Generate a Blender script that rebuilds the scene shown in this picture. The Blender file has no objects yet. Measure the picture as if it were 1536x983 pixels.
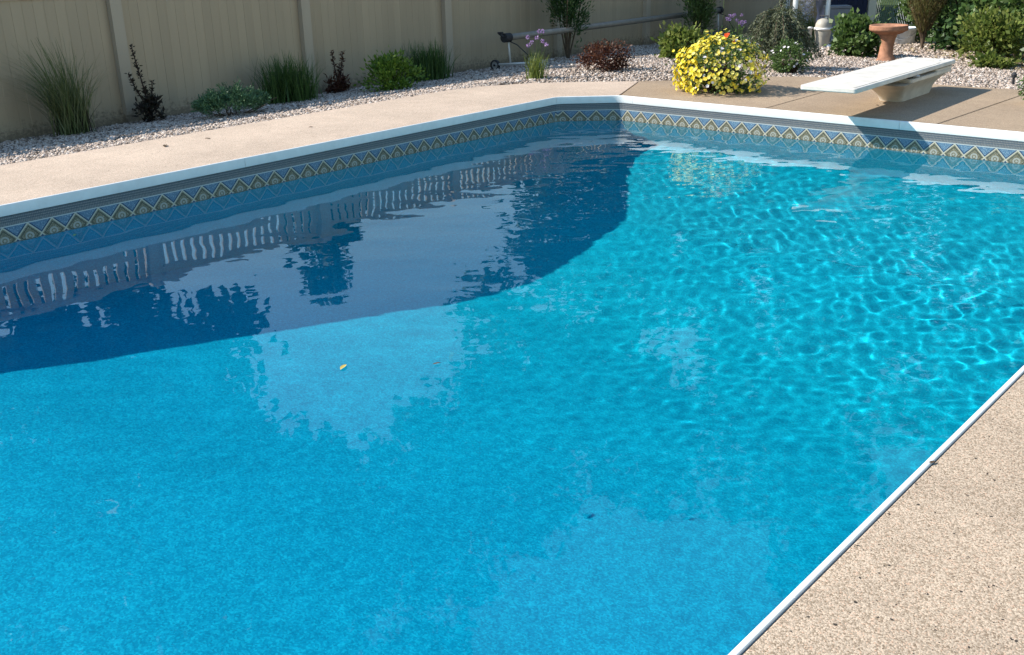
import bpy, bmesh, math, random
import numpy as np
from mathutils import Vector, Matrix

# ---------------------------------------------------------------- camera, world, sun, exposure
scene = bpy.context.scene
COL = scene.collection
cam_data = bpy.data.cameras.new('camera')
cam = bpy.data.objects.new('camera', cam_data)
COL.objects.link(cam)
FW = Vector((-0.6234, 0.6979, -0.3519)).normalized()
RT = Vector((0.7520, 0.6587, -0.0235))
RT = (RT - FW * RT.dot(FW)).normalized()
UP = RT.cross(FW)
m = Matrix((RT, UP, -FW)).transposed().to_4x4()
m.translation = Vector((0, 0, 1.5))
cam.matrix_world = m
cam_data.sensor_width = 36.0
cam_data.lens = 36.15
cam_data.clip_start = 0.05
cam_data.clip_end = 3000
scene.camera = cam

SUN_EL = math.radians(36.7)
SUN_DIR = Vector((0.80 * math.cos(SUN_EL), 0.60 * math.cos(SUN_EL), -math.sin(SUN_EL)))   # way the light travels
world = bpy.data.worlds.new('World')
scene.world = world
world.use_nodes = True
wnt = world.node_tree
sky = wnt.nodes.new('ShaderNodeTexSky')
sky.sky_type = 'NISHITA'
sky.sun_disc = False
sky.sun_elevation = SUN_EL
sky.sun_rotation = math.atan2(-SUN_DIR.x, -SUN_DIR.y)
sky.dust_density = 0.1
sky.air_density = 1.8
sky.ozone_density = 5.0
wnt.links.new(sky.outputs[0], wnt.nodes['Background'].inputs[0])
wnt.nodes['Background'].inputs[1].default_value = 0.13

sun_data = bpy.data.lights.new('sun', 'SUN')
sun_data.energy = 5.0
sun_data.angle = math.radians(0.5)
sun_data.color = (1.0, 0.93, 0.83)
sun_data.cycles.is_caustics_light = True
sun = bpy.data.objects.new('sun', sun_data)
COL.objects.link(sun)
sun.rotation_euler = SUN_DIR.to_track_quat('-Z', 'Y').to_euler()
sun.location = (-20, -15, 20)

vs = scene.view_settings
vs.view_transform = 'Standard'
vs.look = 'None'
vs.exposure = 0.70
vs.gamma = 1.0
vs.use_curve_mapping = False
cy = scene.cycles
cy.use_denoising = True
cy.caustics_reflective = False
cy.caustics_refractive = True
cy.blur_glossy = 0.4
cy.max_bounces = 10
cy.diffuse_bounces = 3
cy.glossy_bounces = 3
cy.transmission_bounces = 6
cy.transparent_max_bounces = 8
cy.sample_clamp_indirect = 4.0

rng = np.random.default_rng(7)
random.seed(7)

# ---------------------------------------------------------------- helpers
class MB:
    """collects vertices and faces of one mesh"""
    def __init__(self):
        self.v = []; self.f = []; self.mi = []
        self.n = 0
    def add(self, v, f, mi=0):
        v = np.asarray(v, float).reshape(-1, 3)
        self.v.append(v)
        for q in f:
            self.f.append(tuple(int(i) + self.n for i in q)); self.mi.append(mi)
        self.n += len(v)
        return self
    def box(self, x0, x1, y0, y1, z0, z1, mi=0, rot=None, piv=(0, 0, 0)):
        v = np.array([(x0,y0,z0),(x1,y0,z0),(x1,y1,z0),(x0,y1,z0),(x0,y0,z1),(x1,y0,z1),(x1,y1,z1),(x0,y1,z1)], float)
        if rot is not None:
            M = np.array(Matrix.Rotation(rot, 3, 'Z')); v = (v - piv) @ M.T + piv
        return self.add(v, [(0,3,2,1),(4,5,6,7),(0,1,5,4),(1,2,6,5),(2,3,7,6),(3,0,4,7)], mi)
    def tube(self, pts, radii, seg=8, mi=0, cap=True):
        pts = [Vector(p) for p in pts]
        if not hasattr(radii, '__len__'): radii = [radii] * len(pts)
        rings = []
        for i, p in enumerate(pts):
            t = (pts[min(i+1, len(pts)-1)] - pts[max(i-1, 0)]).normalized()
            a = Vector((0,0,1)) if abs(t.z) < .9 else Vector((1,0,0))
            u = t.cross(a).normalized(); w = u.cross(t)
            for k in range(seg):
                an = 2*math.pi*k/seg
                rings.append(p + (u*math.cos(an) + w*math.sin(an))*radii[i])
        f = []
        for i in range(len(pts)-1):
            for k in range(seg):
                a = i*seg+k; b = i*seg+(k+1)%seg
                f.append((a, b, b+seg, a+seg))
        if cap:
            f.append(tuple(range(seg))[::-1]); f.append(tuple(range((len(pts)-1)*seg, len(pts)*seg)))
        return self.add([tuple(r) for r in rings], f, mi)
    def lathe(self, prof, seg=24, c=(0,0,0), mi=0):
        v = []; f = []
        for (r, z) in prof:
            for k in range(seg):
                a = 2*math.pi*k/seg
                v.append((c[0]+r*math.cos(a), c[1]+r*math.sin(a), c[2]+z))
        for i in range(len(prof)-1):
            for k in range(seg):
                a = i*seg+k; b = i*seg+(k+1)%seg
                f.append((a, b, b+seg, a+seg))
        return self.add(v, f, mi)
    def mesh(self, name, mats, smooth=False):
        me = bpy.data.meshes.new(name)
        v = np.concatenate(self.v) if self.v else np.zeros((0,3))
        me.from_pydata(v.tolist(), [], self.f)
        for mt in (mats if isinstance(mats, (list, tuple)) else [mats]): me.materials.append(mt)
        if any(self.mi): me.polygons.foreach_set('material_index', self.mi)
        if smooth: me.shade_smooth()
        me.update()
        return me
    def build(self, name, mats, parent=None, smooth=False, bevel=0):
        me = self.mesh(name, mats, smooth)
        return link(name, me, parent, bevel)

def link(name, me, parent=None, bevel=0):
    o = bpy.data.objects.new(name, me)
    COL.objects.link(o)
    if parent is not None: o.parent = parent
    if bevel:
        b = o.modifiers.new('bevel', 'BEVEL'); b.width = bevel; b.segments = 2; b.limit_method = 'ANGLE'; b.angle_limit = math.radians(40)
    return o

def quick_mesh(name, verts, nper, mats, smooth=False):
    """verts (N, nper, 3): N separate faces of nper corners"""
    N = len(verts)
    me = bpy.data.meshes.new(name)
    me.vertices.add(N*nper); me.vertices.foreach_set('co', np.asarray(verts, np.float32).ravel())
    me.loops.add(N*nper); me.loops.foreach_set('vertex_index', np.arange(N*nper, dtype=np.int32))
    me.polygons.add(N); me.polygons.foreach_set('loop_start', np.arange(0, N*nper, nper, dtype=np.int32))
    me.polygons.foreach_set('loop_total', np.full(N, nper, np.int32))
    for mt in (mats if isinstance(mats, (list, tuple)) else [mats]): me.materials.append(mt)
    me.update(calc_edges=True)
    if smooth: me.shade_smooth()
    return me

def tri_mesh(name, V, F, mats, smooth=False):
    me = bpy.data.meshes.new(name)
    F = np.asarray(F, np.int32); k = F.shape[1]
    me.vertices.add(len(V)); me.vertices.foreach_set('co', np.asarray(V, np.float32).ravel())
    me.loops.add(F.size); me.loops.foreach_set('vertex_index', F.ravel())
    me.polygons.add(len(F)); me.polygons.foreach_set('loop_start', np.arange(0, F.size, k, dtype=np.int32))
    me.polygons.foreach_set('loop_total', np.full(len(F), k, np.int32))
    me.materials.append(mats)
    me.update(calc_edges=True)
    if smooth: me.shade_smooth()
    return me

def empty(name, loc=(0,0,0), rz=0):
    o = bpy.data.objects.new(name, None); COL.objects.link(o)
    o.location = loc; o.rotation_euler = (0,0,rz); o.empty_display_size = .1
    return o
def tag(o, label=None, cat=None, group=None, kind=None):
    if label: o['label'] = label
    if cat: o['category'] = cat
    if group: o['group'] = group
    if kind: o['kind'] = kind
    return o

# ---------------------------------------------------------------- materials
class NT:
    def __init__(self, name):
        self.m = bpy.data.materials.new(name); self.m.use_nodes = True
        self.t = self.m.node_tree; self.b = self.t.nodes['Principled BSDF']; self.out = self.t.nodes['Material Output']
    def n(self, typ, **kw):
        nd = self.t.nodes.new(typ)
        for k, v in kw.items(): setattr(nd, k, v)
        return nd
    def l(self, a, b): self.t.links.new(a, b)
    def put(self, sock, val):
        if isinstance(val, bpy.types.NodeSocket): self.l(val, sock)
        else: sock.default_value = val
    def math(self, op, a, b=None, c=None, clamp=False):
        nd = self.n('ShaderNodeMath', operation=op, use_clamp=clamp)
        self.put(nd.inputs[0], a)
        if b is not None: self.put(nd.inputs[1], b)
        if c is not None: self.put(nd.inputs[2], c)
        return nd.outputs[0]
    def mix(self, f, a, b):
        nd = self.n('ShaderNodeMix', data_type='RGBA')
        self.put(nd.inputs[0], f)
        for s, v in ((nd.inputs[6], a), (nd.inputs[7], b)):
            self.put(s, (*v, 1) if isinstance(v, tuple) and len(v) == 3 else v)
        return nd.outputs[2]
    def noise(self, scale, detail=3, rough=.55, vec=None):
        nd = self.n('ShaderNodeTexNoise'); nd.inputs['Scale'].default_value = scale
        nd.inputs['Detail'].default_value = detail; nd.inputs['Roughness'].default_value = rough
        if vec is not None: self.l(vec, nd.inputs['Vector'])
        return nd.outputs['Fac']
    def pos(self):
        return self.n('ShaderNodeNewGeometry').outputs['Position']
    def obj(self):
        return self.n('ShaderNodeTexCoord').outputs['Object']
    def ramp(self, f, stops, interp='LINEAR'):
        nd = self.n('ShaderNodeValToRGB'); self.l(f, nd.inputs[0]); cr = nd.color_ramp; cr.interpolation = interp
        while len(cr.elements) > 1: cr.elements.remove(cr.elements[-1])
        for i, (p, c) in enumerate(stops):
            e = cr.elements[0] if i == 0 else cr.elements.new(p)
            e.position = p; e.color = (*c, 1)
        return nd.outputs[0]
    def bump(self, h, strength=.3, dist=.01):
        nd = self.n('ShaderNodeBump'); nd.inputs['Strength'].default_value = strength; nd.inputs['Distance'].default_value = dist
        self.l(h, nd.inputs['Height']); self.l(nd.outputs[0], self.b.inputs['Normal'])

def simple(name, col, rough=.6, var=.15, scale=8, spec=.4, metal=0, bump=0, bscale=60):
    t = NT(name); p = t.pos()
    f = t.noise(scale, 4, .6, p)
    a = tuple(c*(1-var) for c in col); b = tuple(min(1, c*(1+var)) for c in col)
    t.l(t.ramp(f, [(.3, a), (.7, b)]), t.b.inputs['Base Color'])
    t.b.inputs['Roughness'].default_value = rough; t.b.inputs['Specular IOR Level'].default_value = spec
    t.b.inputs['Metallic'].default_value = metal
    if bump: t.bump(t.noise(bscale, 3, .6, p), bump, .004)
    return t.m

def foliage(name, cols, rough=.5, trans=.35, patch=2.5):
    """leaf material: random tint per leaf island + some light through the leaf"""
    t = NT(name)
    g = t.n('ShaderNodeNewGeometry')
    c = t.ramp(g.outputs['Random Per Island'], [(i/(len(cols)-1), cc) for i, cc in enumerate(cols)])
    nz = t.noise(patch, 2, .5, g.outputs['Position'])
    k = t.math('MULTIPLY_ADD', nz, .7, .65)
    vm = t.n('ShaderNodeVectorMath', operation='SCALE'); t.l(c, vm.inputs[0]); t.l(k, vm.inputs['Scale'])
    t.l(vm.outputs[0], t.b.inputs['Base Color'])
    t.b.inputs['Roughness'].default_value = rough; t.b.inputs['Specular IOR Level'].default_value = .35
    if trans:
        tr = t.n('ShaderNodeBsdfTranslucent'); t.l(vm.outputs[0], tr.inputs['Color'])
        mx = t.n('ShaderNodeMixShader'); mx.inputs[0].default_value = trans
        t.l(t.b.outputs[0], mx.inputs[1]); t.l(tr.outputs[0], mx.inputs[2]); t.l(mx.outputs[0], t.out.inputs[0])
    return t.m

def deck_material(name, light, dark, speck):
    t = NT(name); p = t.pos()
    vo = t.n('ShaderNodeTexVoronoi'); vo.inputs['Scale'].default_value = 240; t.l(p, vo.inputs['Vector'])
    vo.inputs['Randomness'].default_value = 1
    sep = t.n('ShaderNodeSeparateColor'); t.l(vo.outputs['Color'], sep.inputs[0])
    mid = tuple((a+b)/2 for a, b in zip(light, dark))
    peb = t.ramp(sep.outputs[0], [(0, dark), (.3, mid), (.6, light), (.85, tuple(min(1, c*1.28) for c in light)), (1, (light[0]*1.1, light[1]*.92, light[2]*.86))])
    big = t.noise(1.1, 5, .6, p); mott = t.noise(6, 4, .6, p)
    k = t.math('ADD', t.math('MULTIPLY_ADD', big, .62, .56), t.math('MULTIPLY', mott, .26))
    vm = t.n('ShaderNodeVectorMath', operation='SCALE'); t.l(peb, vm.inputs[0]); t.l(k, vm.inputs['Scale'])
    # black aggregate specks: rare pebbles of a coarser, stretched cell pattern
    v2 = t.n('ShaderNodeTexVoronoi'); v2.inputs['Scale'].default_value = 80
    nd = t.n('ShaderNodeTexNoise'); nd.inputs['Scale'].default_value = 90; t.l(p, nd.inputs['Vector'])
    vv = t.n('ShaderNodeVectorMath', operation='MULTIPLY_ADD'); t.l(nd.outputs['Color'], vv.inputs[0]); vv.inputs[1].default_value = (.012,.012,.012); t.l(p, vv.inputs[2])
    t.l(vv.outputs[0], v2.inputs['Vector'])
    s2 = t.n('ShaderNodeSeparateColor'); t.l(v2.outputs['Color'], s2.inputs[0])
    rare = t.math('MULTIPLY', t.math('LESS_THAN', s2.outputs[1], speck), t.math('LESS_THAN', v2.outputs['Distance'], t.math('MULTIPLY_ADD', s2.outputs[2], .28, .12)))
    col = t.mix(t.math('MULTIPLY', rare, .92), vm.outputs[0], (.02, .018, .016))
    t.l(col, t.b.inputs['Base Color'])
    t.b.inputs['Roughness'].default_value = .8; t.b.inputs['Specular IOR Level'].default_value = .25
    t.bump(t.math('SUBTRACT', 1.0, vo.outputs['Distance']), .35, .003)
    return t.m

M = {}
M['deck_light'] = deck_material('deck_light', (.50, .405, .32), (.345, .265, .20), .06)
M['deck_brown'] = deck_material('deck_brown', (.345, .265, .185), (.22, .16, .108), .05)
M['deck_near'] = deck_material('deck_near', (.44, .35, .26), (.22, .16, .105), .12)
M['coping'] = simple('coping', (.71, .725, .72), .4, .06, 11, .4)
M['vinyl'] = simple('vinyl', (.36, .31, .23), .45, .05, 2.0, .4)
def vinyl_material(name, col):
    t = NT(name); p = t.pos()
    oi = t.n('ShaderNodeObjectInfo')
    sx = t.n('ShaderNodeSeparateXYZ'); t.l(p, sx.inputs[0])
    mp = t.n('ShaderNodeVectorMath', operation='MULTIPLY'); t.l(p, mp.inputs[0]); mp.inputs[1].default_value = (3, 3, .5)
    streak = t.noise(2.2, 4, .6, mp.outputs[0]); blot = t.noise(.7, 3, .5, p)
    k = t.math('ADD', t.math('MULTIPLY_ADD', oi.outputs['Random'], .10, .80), t.math('ADD', t.math('MULTIPLY', streak, .16), t.math('MULTIPLY', blot, .12)))
    vm = t.n('ShaderNodeVectorMath', operation='SCALE'); vm.inputs[0].default_value = col; t.l(k, vm.inputs['Scale'])
    # soil splashed up from the bed
    sp = t.math('MULTIPLY', t.math('SUBTRACT', t.noise(26, 4, .7, p), t.math('MULTIPLY_ADD', sx.outputs[2], 1.6, .62)), 5.0, clamp=True)
    t.l(t.mix(t.math('MULTIPLY', sp, .7), vm.outputs[0], (.12, .09, .06)), t.b.inputs['Base Color'])
    t.b.inputs['Roughness'].default_value = .45; t.b.inputs['Specular IOR Level'].default_value = .4
    return t.m
M['vinyl'] = vinyl_material('vinyl', (.365, .292, .20))
M['vinyl_post'] = vinyl_material('vinyl_post', (.40, .34, .26))
M['white_paint'] = simple('white_paint', (.80, .79, .75), .45, .05, 5)
M['cream_paint'] = simple('cream_paint', (.72, .66, .52), .55, .06, 5)
M['board'] = simple('board', (.60, .57, .515), .8, .16, 6, .25, bump=.3, bscale=220)
M['stand'] = simple('stand', (.56, .51, .43), .6, .14, 9, .35)
M['rubber'] = simple('rubber', (.025, .025, .028), .7, .2, 20)
M['alu'] = simple('alu', (.42, .42, .41), .45, .15, 12, .5, .5)
M['reel_tube'] = simple('reel_tube', (.20, .185, .16), .45, .15, 12, .5)
M['alu_light'] = simple('alu_light', (.62, .61, .58), .5, .1, 12, .5, .2)
M['terracotta'] = simple('terracotta', (.36, .18, .11), .8, .25, 14, .25, bump=.3, bscale=90)
M['bucket'] = simple('bucket', (.72, .78, .84), .5, .06, 10)
M['filter'] = simple('filter', (.40, .37, .31), .55, .18, 12)
M['navy'] = simple('navy', (.012, .018, .05), .6, .2, 8)  # shade on the shed wall, put into a near-black blue
M['tarp'] = simple('tarp', (.01, .03, .10), .45, .3, 12)
M['grey_box'] = simple('grey_box', (.26, .26, .28), .6, .12, 10)
M['tan_rock'] = simple('tan_rock', (.42, .31, .19), .9, .35, 9, .2, bump=.6, bscale=25)
M['white_stone'] = simple('white_stone', (.78, .77, .74), .8, .1, 20, .2)
M['bark'] = simple('bark', (.11, .08, .055), .9, .35, 18, .15, bump=.5, bscale=70)
M['dark_twig'] = simple('dark_twig', (.045, .028, .024), .85, .3, 20, .2)
M['soil'] = simple('soil', (.10, .075, .05), .95, .3, 6, .1, bump=.5, bscale=40)
M['lawn'] = simple('lawn', (.055, .085, .03), .95, .35, 3, .1, bump=.6, bscale=30)
M['galv'] = simple('galv', (.38, .40, .42), .45, .12, 12, .5, .6)
M['dead_leaf'] = simple('dead_leaf', (.09, .055, .028), .8, .3, 40)
M['yellow_leaf'] = simple('yellow_leaf', (.55, .42, .10), .6, .2, 40)
M['green_leaf'] = simple('green_leaf', (.12, .30, .14), .6, .2, 40)
M['house_wall'] = simple('house_wall', (.52, .48, .40), .8, .06, 2)
M['roof'] = simple('roof', (.075, .07, .07), .85, .25, 20)

def gravel_material(name, k=1.0):
    t = NT(name); g = t.n('ShaderNodeNewGeometry')
    c = t.ramp(g.outputs['Random Per Island'], [(0, (.08*k,.062*k,.05*k)), (.2, (.22*k,.17*k,.135*k)), (.4, (.40*k,.325*k,.265*k)), (.62, (.52*k,.445*k,.385*k)), (.82, (.36*k,.27*k,.215*k)), (1, (.68*k,.62*k,.56*k))])
    nz = t.noise(60, 3, .6, g.outputs['Position'])
    vm = t.n('ShaderNodeVectorMath', operation='SCALE'); t.l(c, vm.inputs[0]); t.l(t.math('MULTIPLY_ADD', nz, .5, .75), vm.inputs['Scale'])
    t.l(vm.outputs[0], t.b.inputs['Base Color']); t.b.inputs['Roughness'].default_value = .8; t.b.inputs['Specular IOR Level'].default_value = .25
    return t.m
M['gravel'] = gravel_material('gravel')
M['gravel_base'] = simple('gravel_base', (.13, .105, .085), .95, .45, 55, .1, bump=.7, bscale=45)

def liner_material(name):
    t = NT(name); p = t.pos()
    vo = t.n('ShaderNodeTexVoronoi'); vo.inputs['Scale'].default_value = 130; t.l(p, vo.inputs['Vector'])
    sep = t.n('ShaderNodeSeparateColor'); t.l(vo.outputs['Color'], sep.inputs[0])
    n1 = t.noise(55, 4, .75, p); n2 = t.noise(1.3, 3, .5, p)
    f = t.math('ADD', t.math('MULTIPLY', sep.outputs[0], .45), t.math('MULTIPLY', n1, .55))
    blue = t.ramp(f, [(.22, (.0, .27, .46)), (.5, (.0, .355, .575)), (.75, (.004, .50, .72))])
    teal = t.ramp(f, [(.22, (.0, .34, .44)), (.5, (.0, .43, .53)), (.75, (.004, .56, .64))])
    sx = t.n('ShaderNodeSeparateXYZ'); t.l(p, sx.inputs[0])
    w = t.math('MULTIPLY', t.math('ADD', t.math('ADD', sx.outputs[1], -3.3), t.math('MULTIPLY', n2, 1.2)), .38, clamp=True)
    c = t.mix(t.math('MULTIPLY', w, .62), blue, teal)
    vm = t.n('ShaderNodeVectorMath', operation='SCALE'); t.l(c, vm.inputs[0]); t.l(t.math('MULTIPLY_ADD', n2, .24, .88), vm.inputs['Scale'])
    t.l(vm.outputs[0], t.b.inputs['Base Color']); t.b.inputs['Roughness'].default_value = .7; t.b.inputs['Specular IOR Level'].default_value = .1
    return t.m
M['liner'] = liner_material('liner')

M['liner_seam'] = simple('liner_seam', (.0, .33, .46), .6, .1, 6, .2)
TP = 0.16295       # repeat of the printed border
def border_material(name):
    t = NT(name)
    uv = t.n('ShaderNodeUVMap'); uv.uv_map = 'print'
    sx = t.n('ShaderNodeSeparateXYZ'); t.l(uv.outputs[0], sx.inputs[0])
    u, z = sx.outputs[0], sx.outputs[1]         # u in repeats, z in metres
    fr = t.math('SUBTRACT', u, t.math('ROUND', u)); a2 = t.math('MULTIPLY', t.math('ABSOLUTE', fr), 2.0)
    b = t.math('DIVIDE', t.math('ADD', z, .228), .083)
    ab = t.math('ABSOLUTE', b)
    d = t.math('ADD', a2, ab)                   # 1 on the diamond outline
    nz = t.noise(160, 3, .6, t.pos())
    blue = t.ramp(nz, [(.3, (.05, .11, .19)), (.55, (.10, .185, .27)), (.75, (.40, .50, .56))])
    tan = t.ramp(nz, [(.3, (.085, .08, .05)), (.55, (.165, .155, .105)), (.75, (.46, .44, .36))])
    # ring motif inside the diamond
    r = t.math('SQRT', t.math('ADD', t.math('POWER', t.math('MULTIPLY', a2, .95), 2.0), t.math('POWER', t.math('ADD', b, .02), 2.0)))
    ring = t.math('LESS_THAN', t.math('ABSOLUTE', t.math('SUBTRACT', r, .27)), .07)
    dot = t.math('LESS_THAN', r, .10)
    tan2 = t.mix(t.math('MAXIMUM', ring, dot), tan, (.30, .31, .28))
    ln2 = t.math('LESS_THAN', t.math('ABSOLUTE', t.math('SUBTRACT', d, .74)), .05)
    tan2 = t.mix(ln2, tan2, (.05, .06, .05))
    c = t.mix(t.math('LESS_THAN', d, 1.0), blue, tan2)
    c = t.mix(t.math('LESS_THAN', t.math('ABSOLUTE', t.math('SUBTRACT', d, 1.16)), .055), c, (.02, .04, .09))
    c = t.mix(t.math('LESS_THAN', t.math('ABSOLUTE', t.math('SUBTRACT', d, 1.0)), .075), c, (.43, .41, .32))
    # triangle edge line + stripes above
    c = t.mix(t.math('LESS_THAN', t.math('ABSOLUTE', t.math('SUBTRACT', ab, 1.06)), .04), c, (.42, .45, .44))
    wv = t.math('FRACT', t.math('MULTIPLY', z, 62.0))
    dots = t.math('GREATER_THAN', t.math('FRACT', t.math('MULTIPLY', u, 14.0)), .35)
    row = t.math('FRACT', t.math('MULTIPLY', z, 118.0))
    grey = t.mix(t.math('MULTIPLY', dots, t.math('GREATER_THAN', row, .4)), (.085, .10, .115), t.ramp(nz, [(.3, (.15, .15, .145)), (.7, (.31, .31, .295))]))
    stripes = t.mix(t.math('MULTIPLY', t.math('LESS_THAN', wv, .22), t.math('GREATER_THAN', z, -.118)), grey, (.05, .07, .10))
    c = t.mix(t.math('GREATER_THAN', ab, 1.11), c, stripes)
    t.l(c, t.b.inputs['Base Color']); t.b.inputs['Roughness'].default_value = .4; t.b.inputs['Specular IOR Level'].default_value = .3
    return t.m
M['border'] = border_material('border')

def water_material(name):
    t = NT(name); t.t.nodes.remove(t.b)
    g = t.n('ShaderNodeBsdfGlass'); g.inputs['IOR'].default_value = 1.333; g.inputs['Roughness'].default_value = 0.0
    g.inputs['Color'].default_value = (.93, .985, 1, 1)
    t.l(g.outputs[0], t.out.inputs[0])
    return t.m
M['water'] = water_material('water')

# ---------------------------------------------------------------- layout constants
XL, XR, YF, YN = -6.690, -0.909, 8.683, -2.6       # inner faces of the pool walls
WZ = -0.245                                         # water level
FENCE_X = -10.45
def ground_z(x, y):
    return np.maximum(-.32, -.03 - np.maximum(.09*np.maximum(0, -8.05-np.asarray(x)), .055*np.maximum(0, np.asarray(y)-11.1)))

# ---------------------------------------------------------------- pool
outline = [(XL, YN), (XL, 8.27), (-6.205, YF), (-1.38, YF), (XR, 8.25), (XR, YN)]
def round_corners(pts, r, n=4):
    out = [pts[0]]
    for i in range(1, len(pts)-1):
        p0, p, p1 = Vector(pts[i-1]), Vector(pts[i]), Vector(pts[i+1])
        a = p + (p0-p).normalized()*r; b = p + (p1-p).normalized()*r
        for k in range(n+1):
            s = k/n
            out.append(tuple(a*(1-s)**2 + p*2*s*(1-s) + b*s*s))
    out.append(pts[-1])
    return out
outl = round_corners(outline, .07)
def floor_depth(y):
    ys = [-4, .9, 1.5, 2.02, 2.52, 3.10, 3.97, 4.97, 5.45, 5.75, 6.14, 6.53, 7.01, 7.75, 8.3, 9]
    ds = [1.0, 1.0, 1.04, 1.13, 1.26, 1.39, 1.60, 1.86, 1.94, 1.95, 1.91, 1.87, 1.78, 1.26, 1.02, 1.0]
    return float(np.interp(y, ys, ds))
def floor_z(y):
    return WZ - sum(floor_depth(y+o) for o in (-.12, -.06, 0, .06, .12))/5

def dense(pts, step=.12):
    out = []
    for a, b in zip(pts[:-1], pts[1:]):
        n = max(1, int(math.dist(a, b)/step))
        for k in range(n): out.append((a[0]+(b[0]-a[0])*k/n, a[1]+(b[1]-a[1])*k/n))
    out.append(pts[-1]); return out
BAND_TOP, BAND_BOT = -.074, -.274
dl = dense(outl)
pool = MB()
v = [];  f = []
for (x, y) in dl: v += [(x, y, BAND_BOT), (x, y, floor_z(y))]
for i in range(len(dl)-1): f.append((2*i, 2*i+1, 2*i+3, 2*i+2))
pool.add(v, f)
ysl = np.arange(YN, YF+.001, .06); ysl[-1] = YF
v = []; f = []
for y in ysl:
    xl = XL if y < 8.27 else XL + (y-8.27)/(YF-8.27)*(-6.205-XL)
    xr = XR if y < 8.25 else XR + (y-8.25)/(YF-8.25)*(-1.38-XR)
    v += [(xl-.01, y, floor_z(y)), (xr+.01, y, floor_z(y))]
for i in range(len(ysl)-1): f.append((2*i, 2*i+1, 2*i+3, 2*i+2))
pool.add(v, f)
pool.add([(XL, YN, BAND_TOP), (XR, YN, BAND_TOP), (XR, YN, floor_z(YN)), (XL, YN, floor_z(YN))], [(0, 1, 2, 3)])
pool_o = pool.build('swimming_pool', M['liner'])
tag(pool_o, kind='structure')
pool_o.cycles.is_caustics_receiver = True

# printed border of the liner
bm_ = MB(); v = []; f = []; us = []
acc = 0
for i, (x, y) in enumerate(dl):
    if i: acc += math.dist(dl[i-1], dl[i])
    if x <= XL+1e-4: u = (y-2.783)/TP
    elif y >= YF-1e-4: u = (x+4.314)/TP + 49
    elif x < -3:
        s = (Vector((x, y))-Vector((XL, 8.27))).length / (Vector((-6.205, YF))-Vector((XL, 8.27))).length
        u0 = (8.27-2.783)/TP; u1 = (-6.205+4.314)/TP + 49
        u = u0 + s*(u1-u0)
    else: u = acc/TP
    us.append(u)
    v += [(x, y, BAND_TOP), (x, y, BAND_BOT)]
for i in range(len(dl)-1): f.append((2*i, 2*i+1, 2*i+3, 2*i+2))
bm_.add(v, f)
band = bm_.build('border_band', M['border'], pool_o)
uvl = band.data.uv_layers.new(name='print')
for li, lp in enumerate(band.data.loops):
    vi = lp.vertex_index
    uvl.data[li].uv = (us[vi//2], BAND_TOP if vi % 2 == 0 else BAND_BOT)
band.cycles.is_caustics_receiver = True

# added strip, darker in colour, drawing the crease at the floor break
def crease_strip(pts, w=.012):
    V_ = []; F_ = []
    for i, (x, y) in enumerate(pts):
        a = Vector(pts[max(i-1, 0)]); b = Vector(pts[min(i+1, len(pts)-1)]); t_ = (b-a).normalized(); n_ = Vector((-t_.y, t_.x))*w/2
        z = floor_z(y)
        V_ += [(x-n_.x, y-n_.y, z+.002), (x, y, z+.008), (x+n_.x, y+n_.y, z+.002)]
    for i in range(len(pts)-1):
        for k in range(2): F_.append((3*i+k, 3*i+k+1, 3*i+k+4, 3*i+k+3))
    o = MB().add(V_, F_).build('seam', M['liner_seam'], pool_o); o.cycles.is_caustics_receiver = True
crease_strip([(x, 7.02+.05*math.sin(x*2.1)) for x in np.arange(-4.4, -1.4, .15)], .008)

# white coping: rolled profile, laid in lengths with fine joints
PROF = [(0.002, -.072), (-.002, -.070), (-.004, -.062), (-.004, -.010), (-.003, -.003), (0, .0005), (.004, .0018), (.012, .002), (.0145, .0012), (.016, -.001), (.016, -.03)]
def offset_line(pts, d):
    """shift polyline by d to its outer (left-hand) side"""
    out = []
    for i, p in enumerate(pts):
        a = Vector(pts[max(i-1, 0)]); b = Vector(pts[min(i+1, len(pts)-1)])
        p = Vector(p)
        n = Vector((0, 0)); 
        if i > 0: t = (p-a).normalized(); n += Vector((-t.y, t.x))
        if i < len(pts)-1: t = (b-p).normalized(); n += Vector((-t.y, t.x))
        n.normalize()
        c = 1.0
        if 0 < i < len(pts)-1:
            t = (p-a).normalized(); c = max(.5, n.dot(Vector((-t.y, t.x))))
        out.append(p + n*d/c)
    return out
def path_len(pts): return sum(math.dist(a, b) for a, b in zip(pts[:-1], pts[1:]))
def sub_path(pts, s0, s1):
    out = []; acc = 0
    for a, b in zip(pts[:-1], pts[1:]):
        L = math.dist(a, b)
        if acc+L > s0 and acc < s1:
            t0 = max(0, (s0-acc)/L); t1 = min(1, (s1-acc)/L)
            pa = (a[0]+(b[0]-a[0])*t0, a[1]+(b[1]-a[1])*t0); pb = (a[0]+(b[0]-a[0])*t1, a[1]+(b[1]-a[1])*t1)
            if not out or math.dist(out[-1], pa) > 1e-6: out.append(pa)
            out.append(pb)
        acc += L
    return out
total = path_len(outl)
sl = 8.27-YN
joints = [0, 4.48-YN, sl-.02, sl+.61+.17, sl+.61+2.9, sl+.61+4.9, total-8.0, total-4.6, total-2.0, total]
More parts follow.
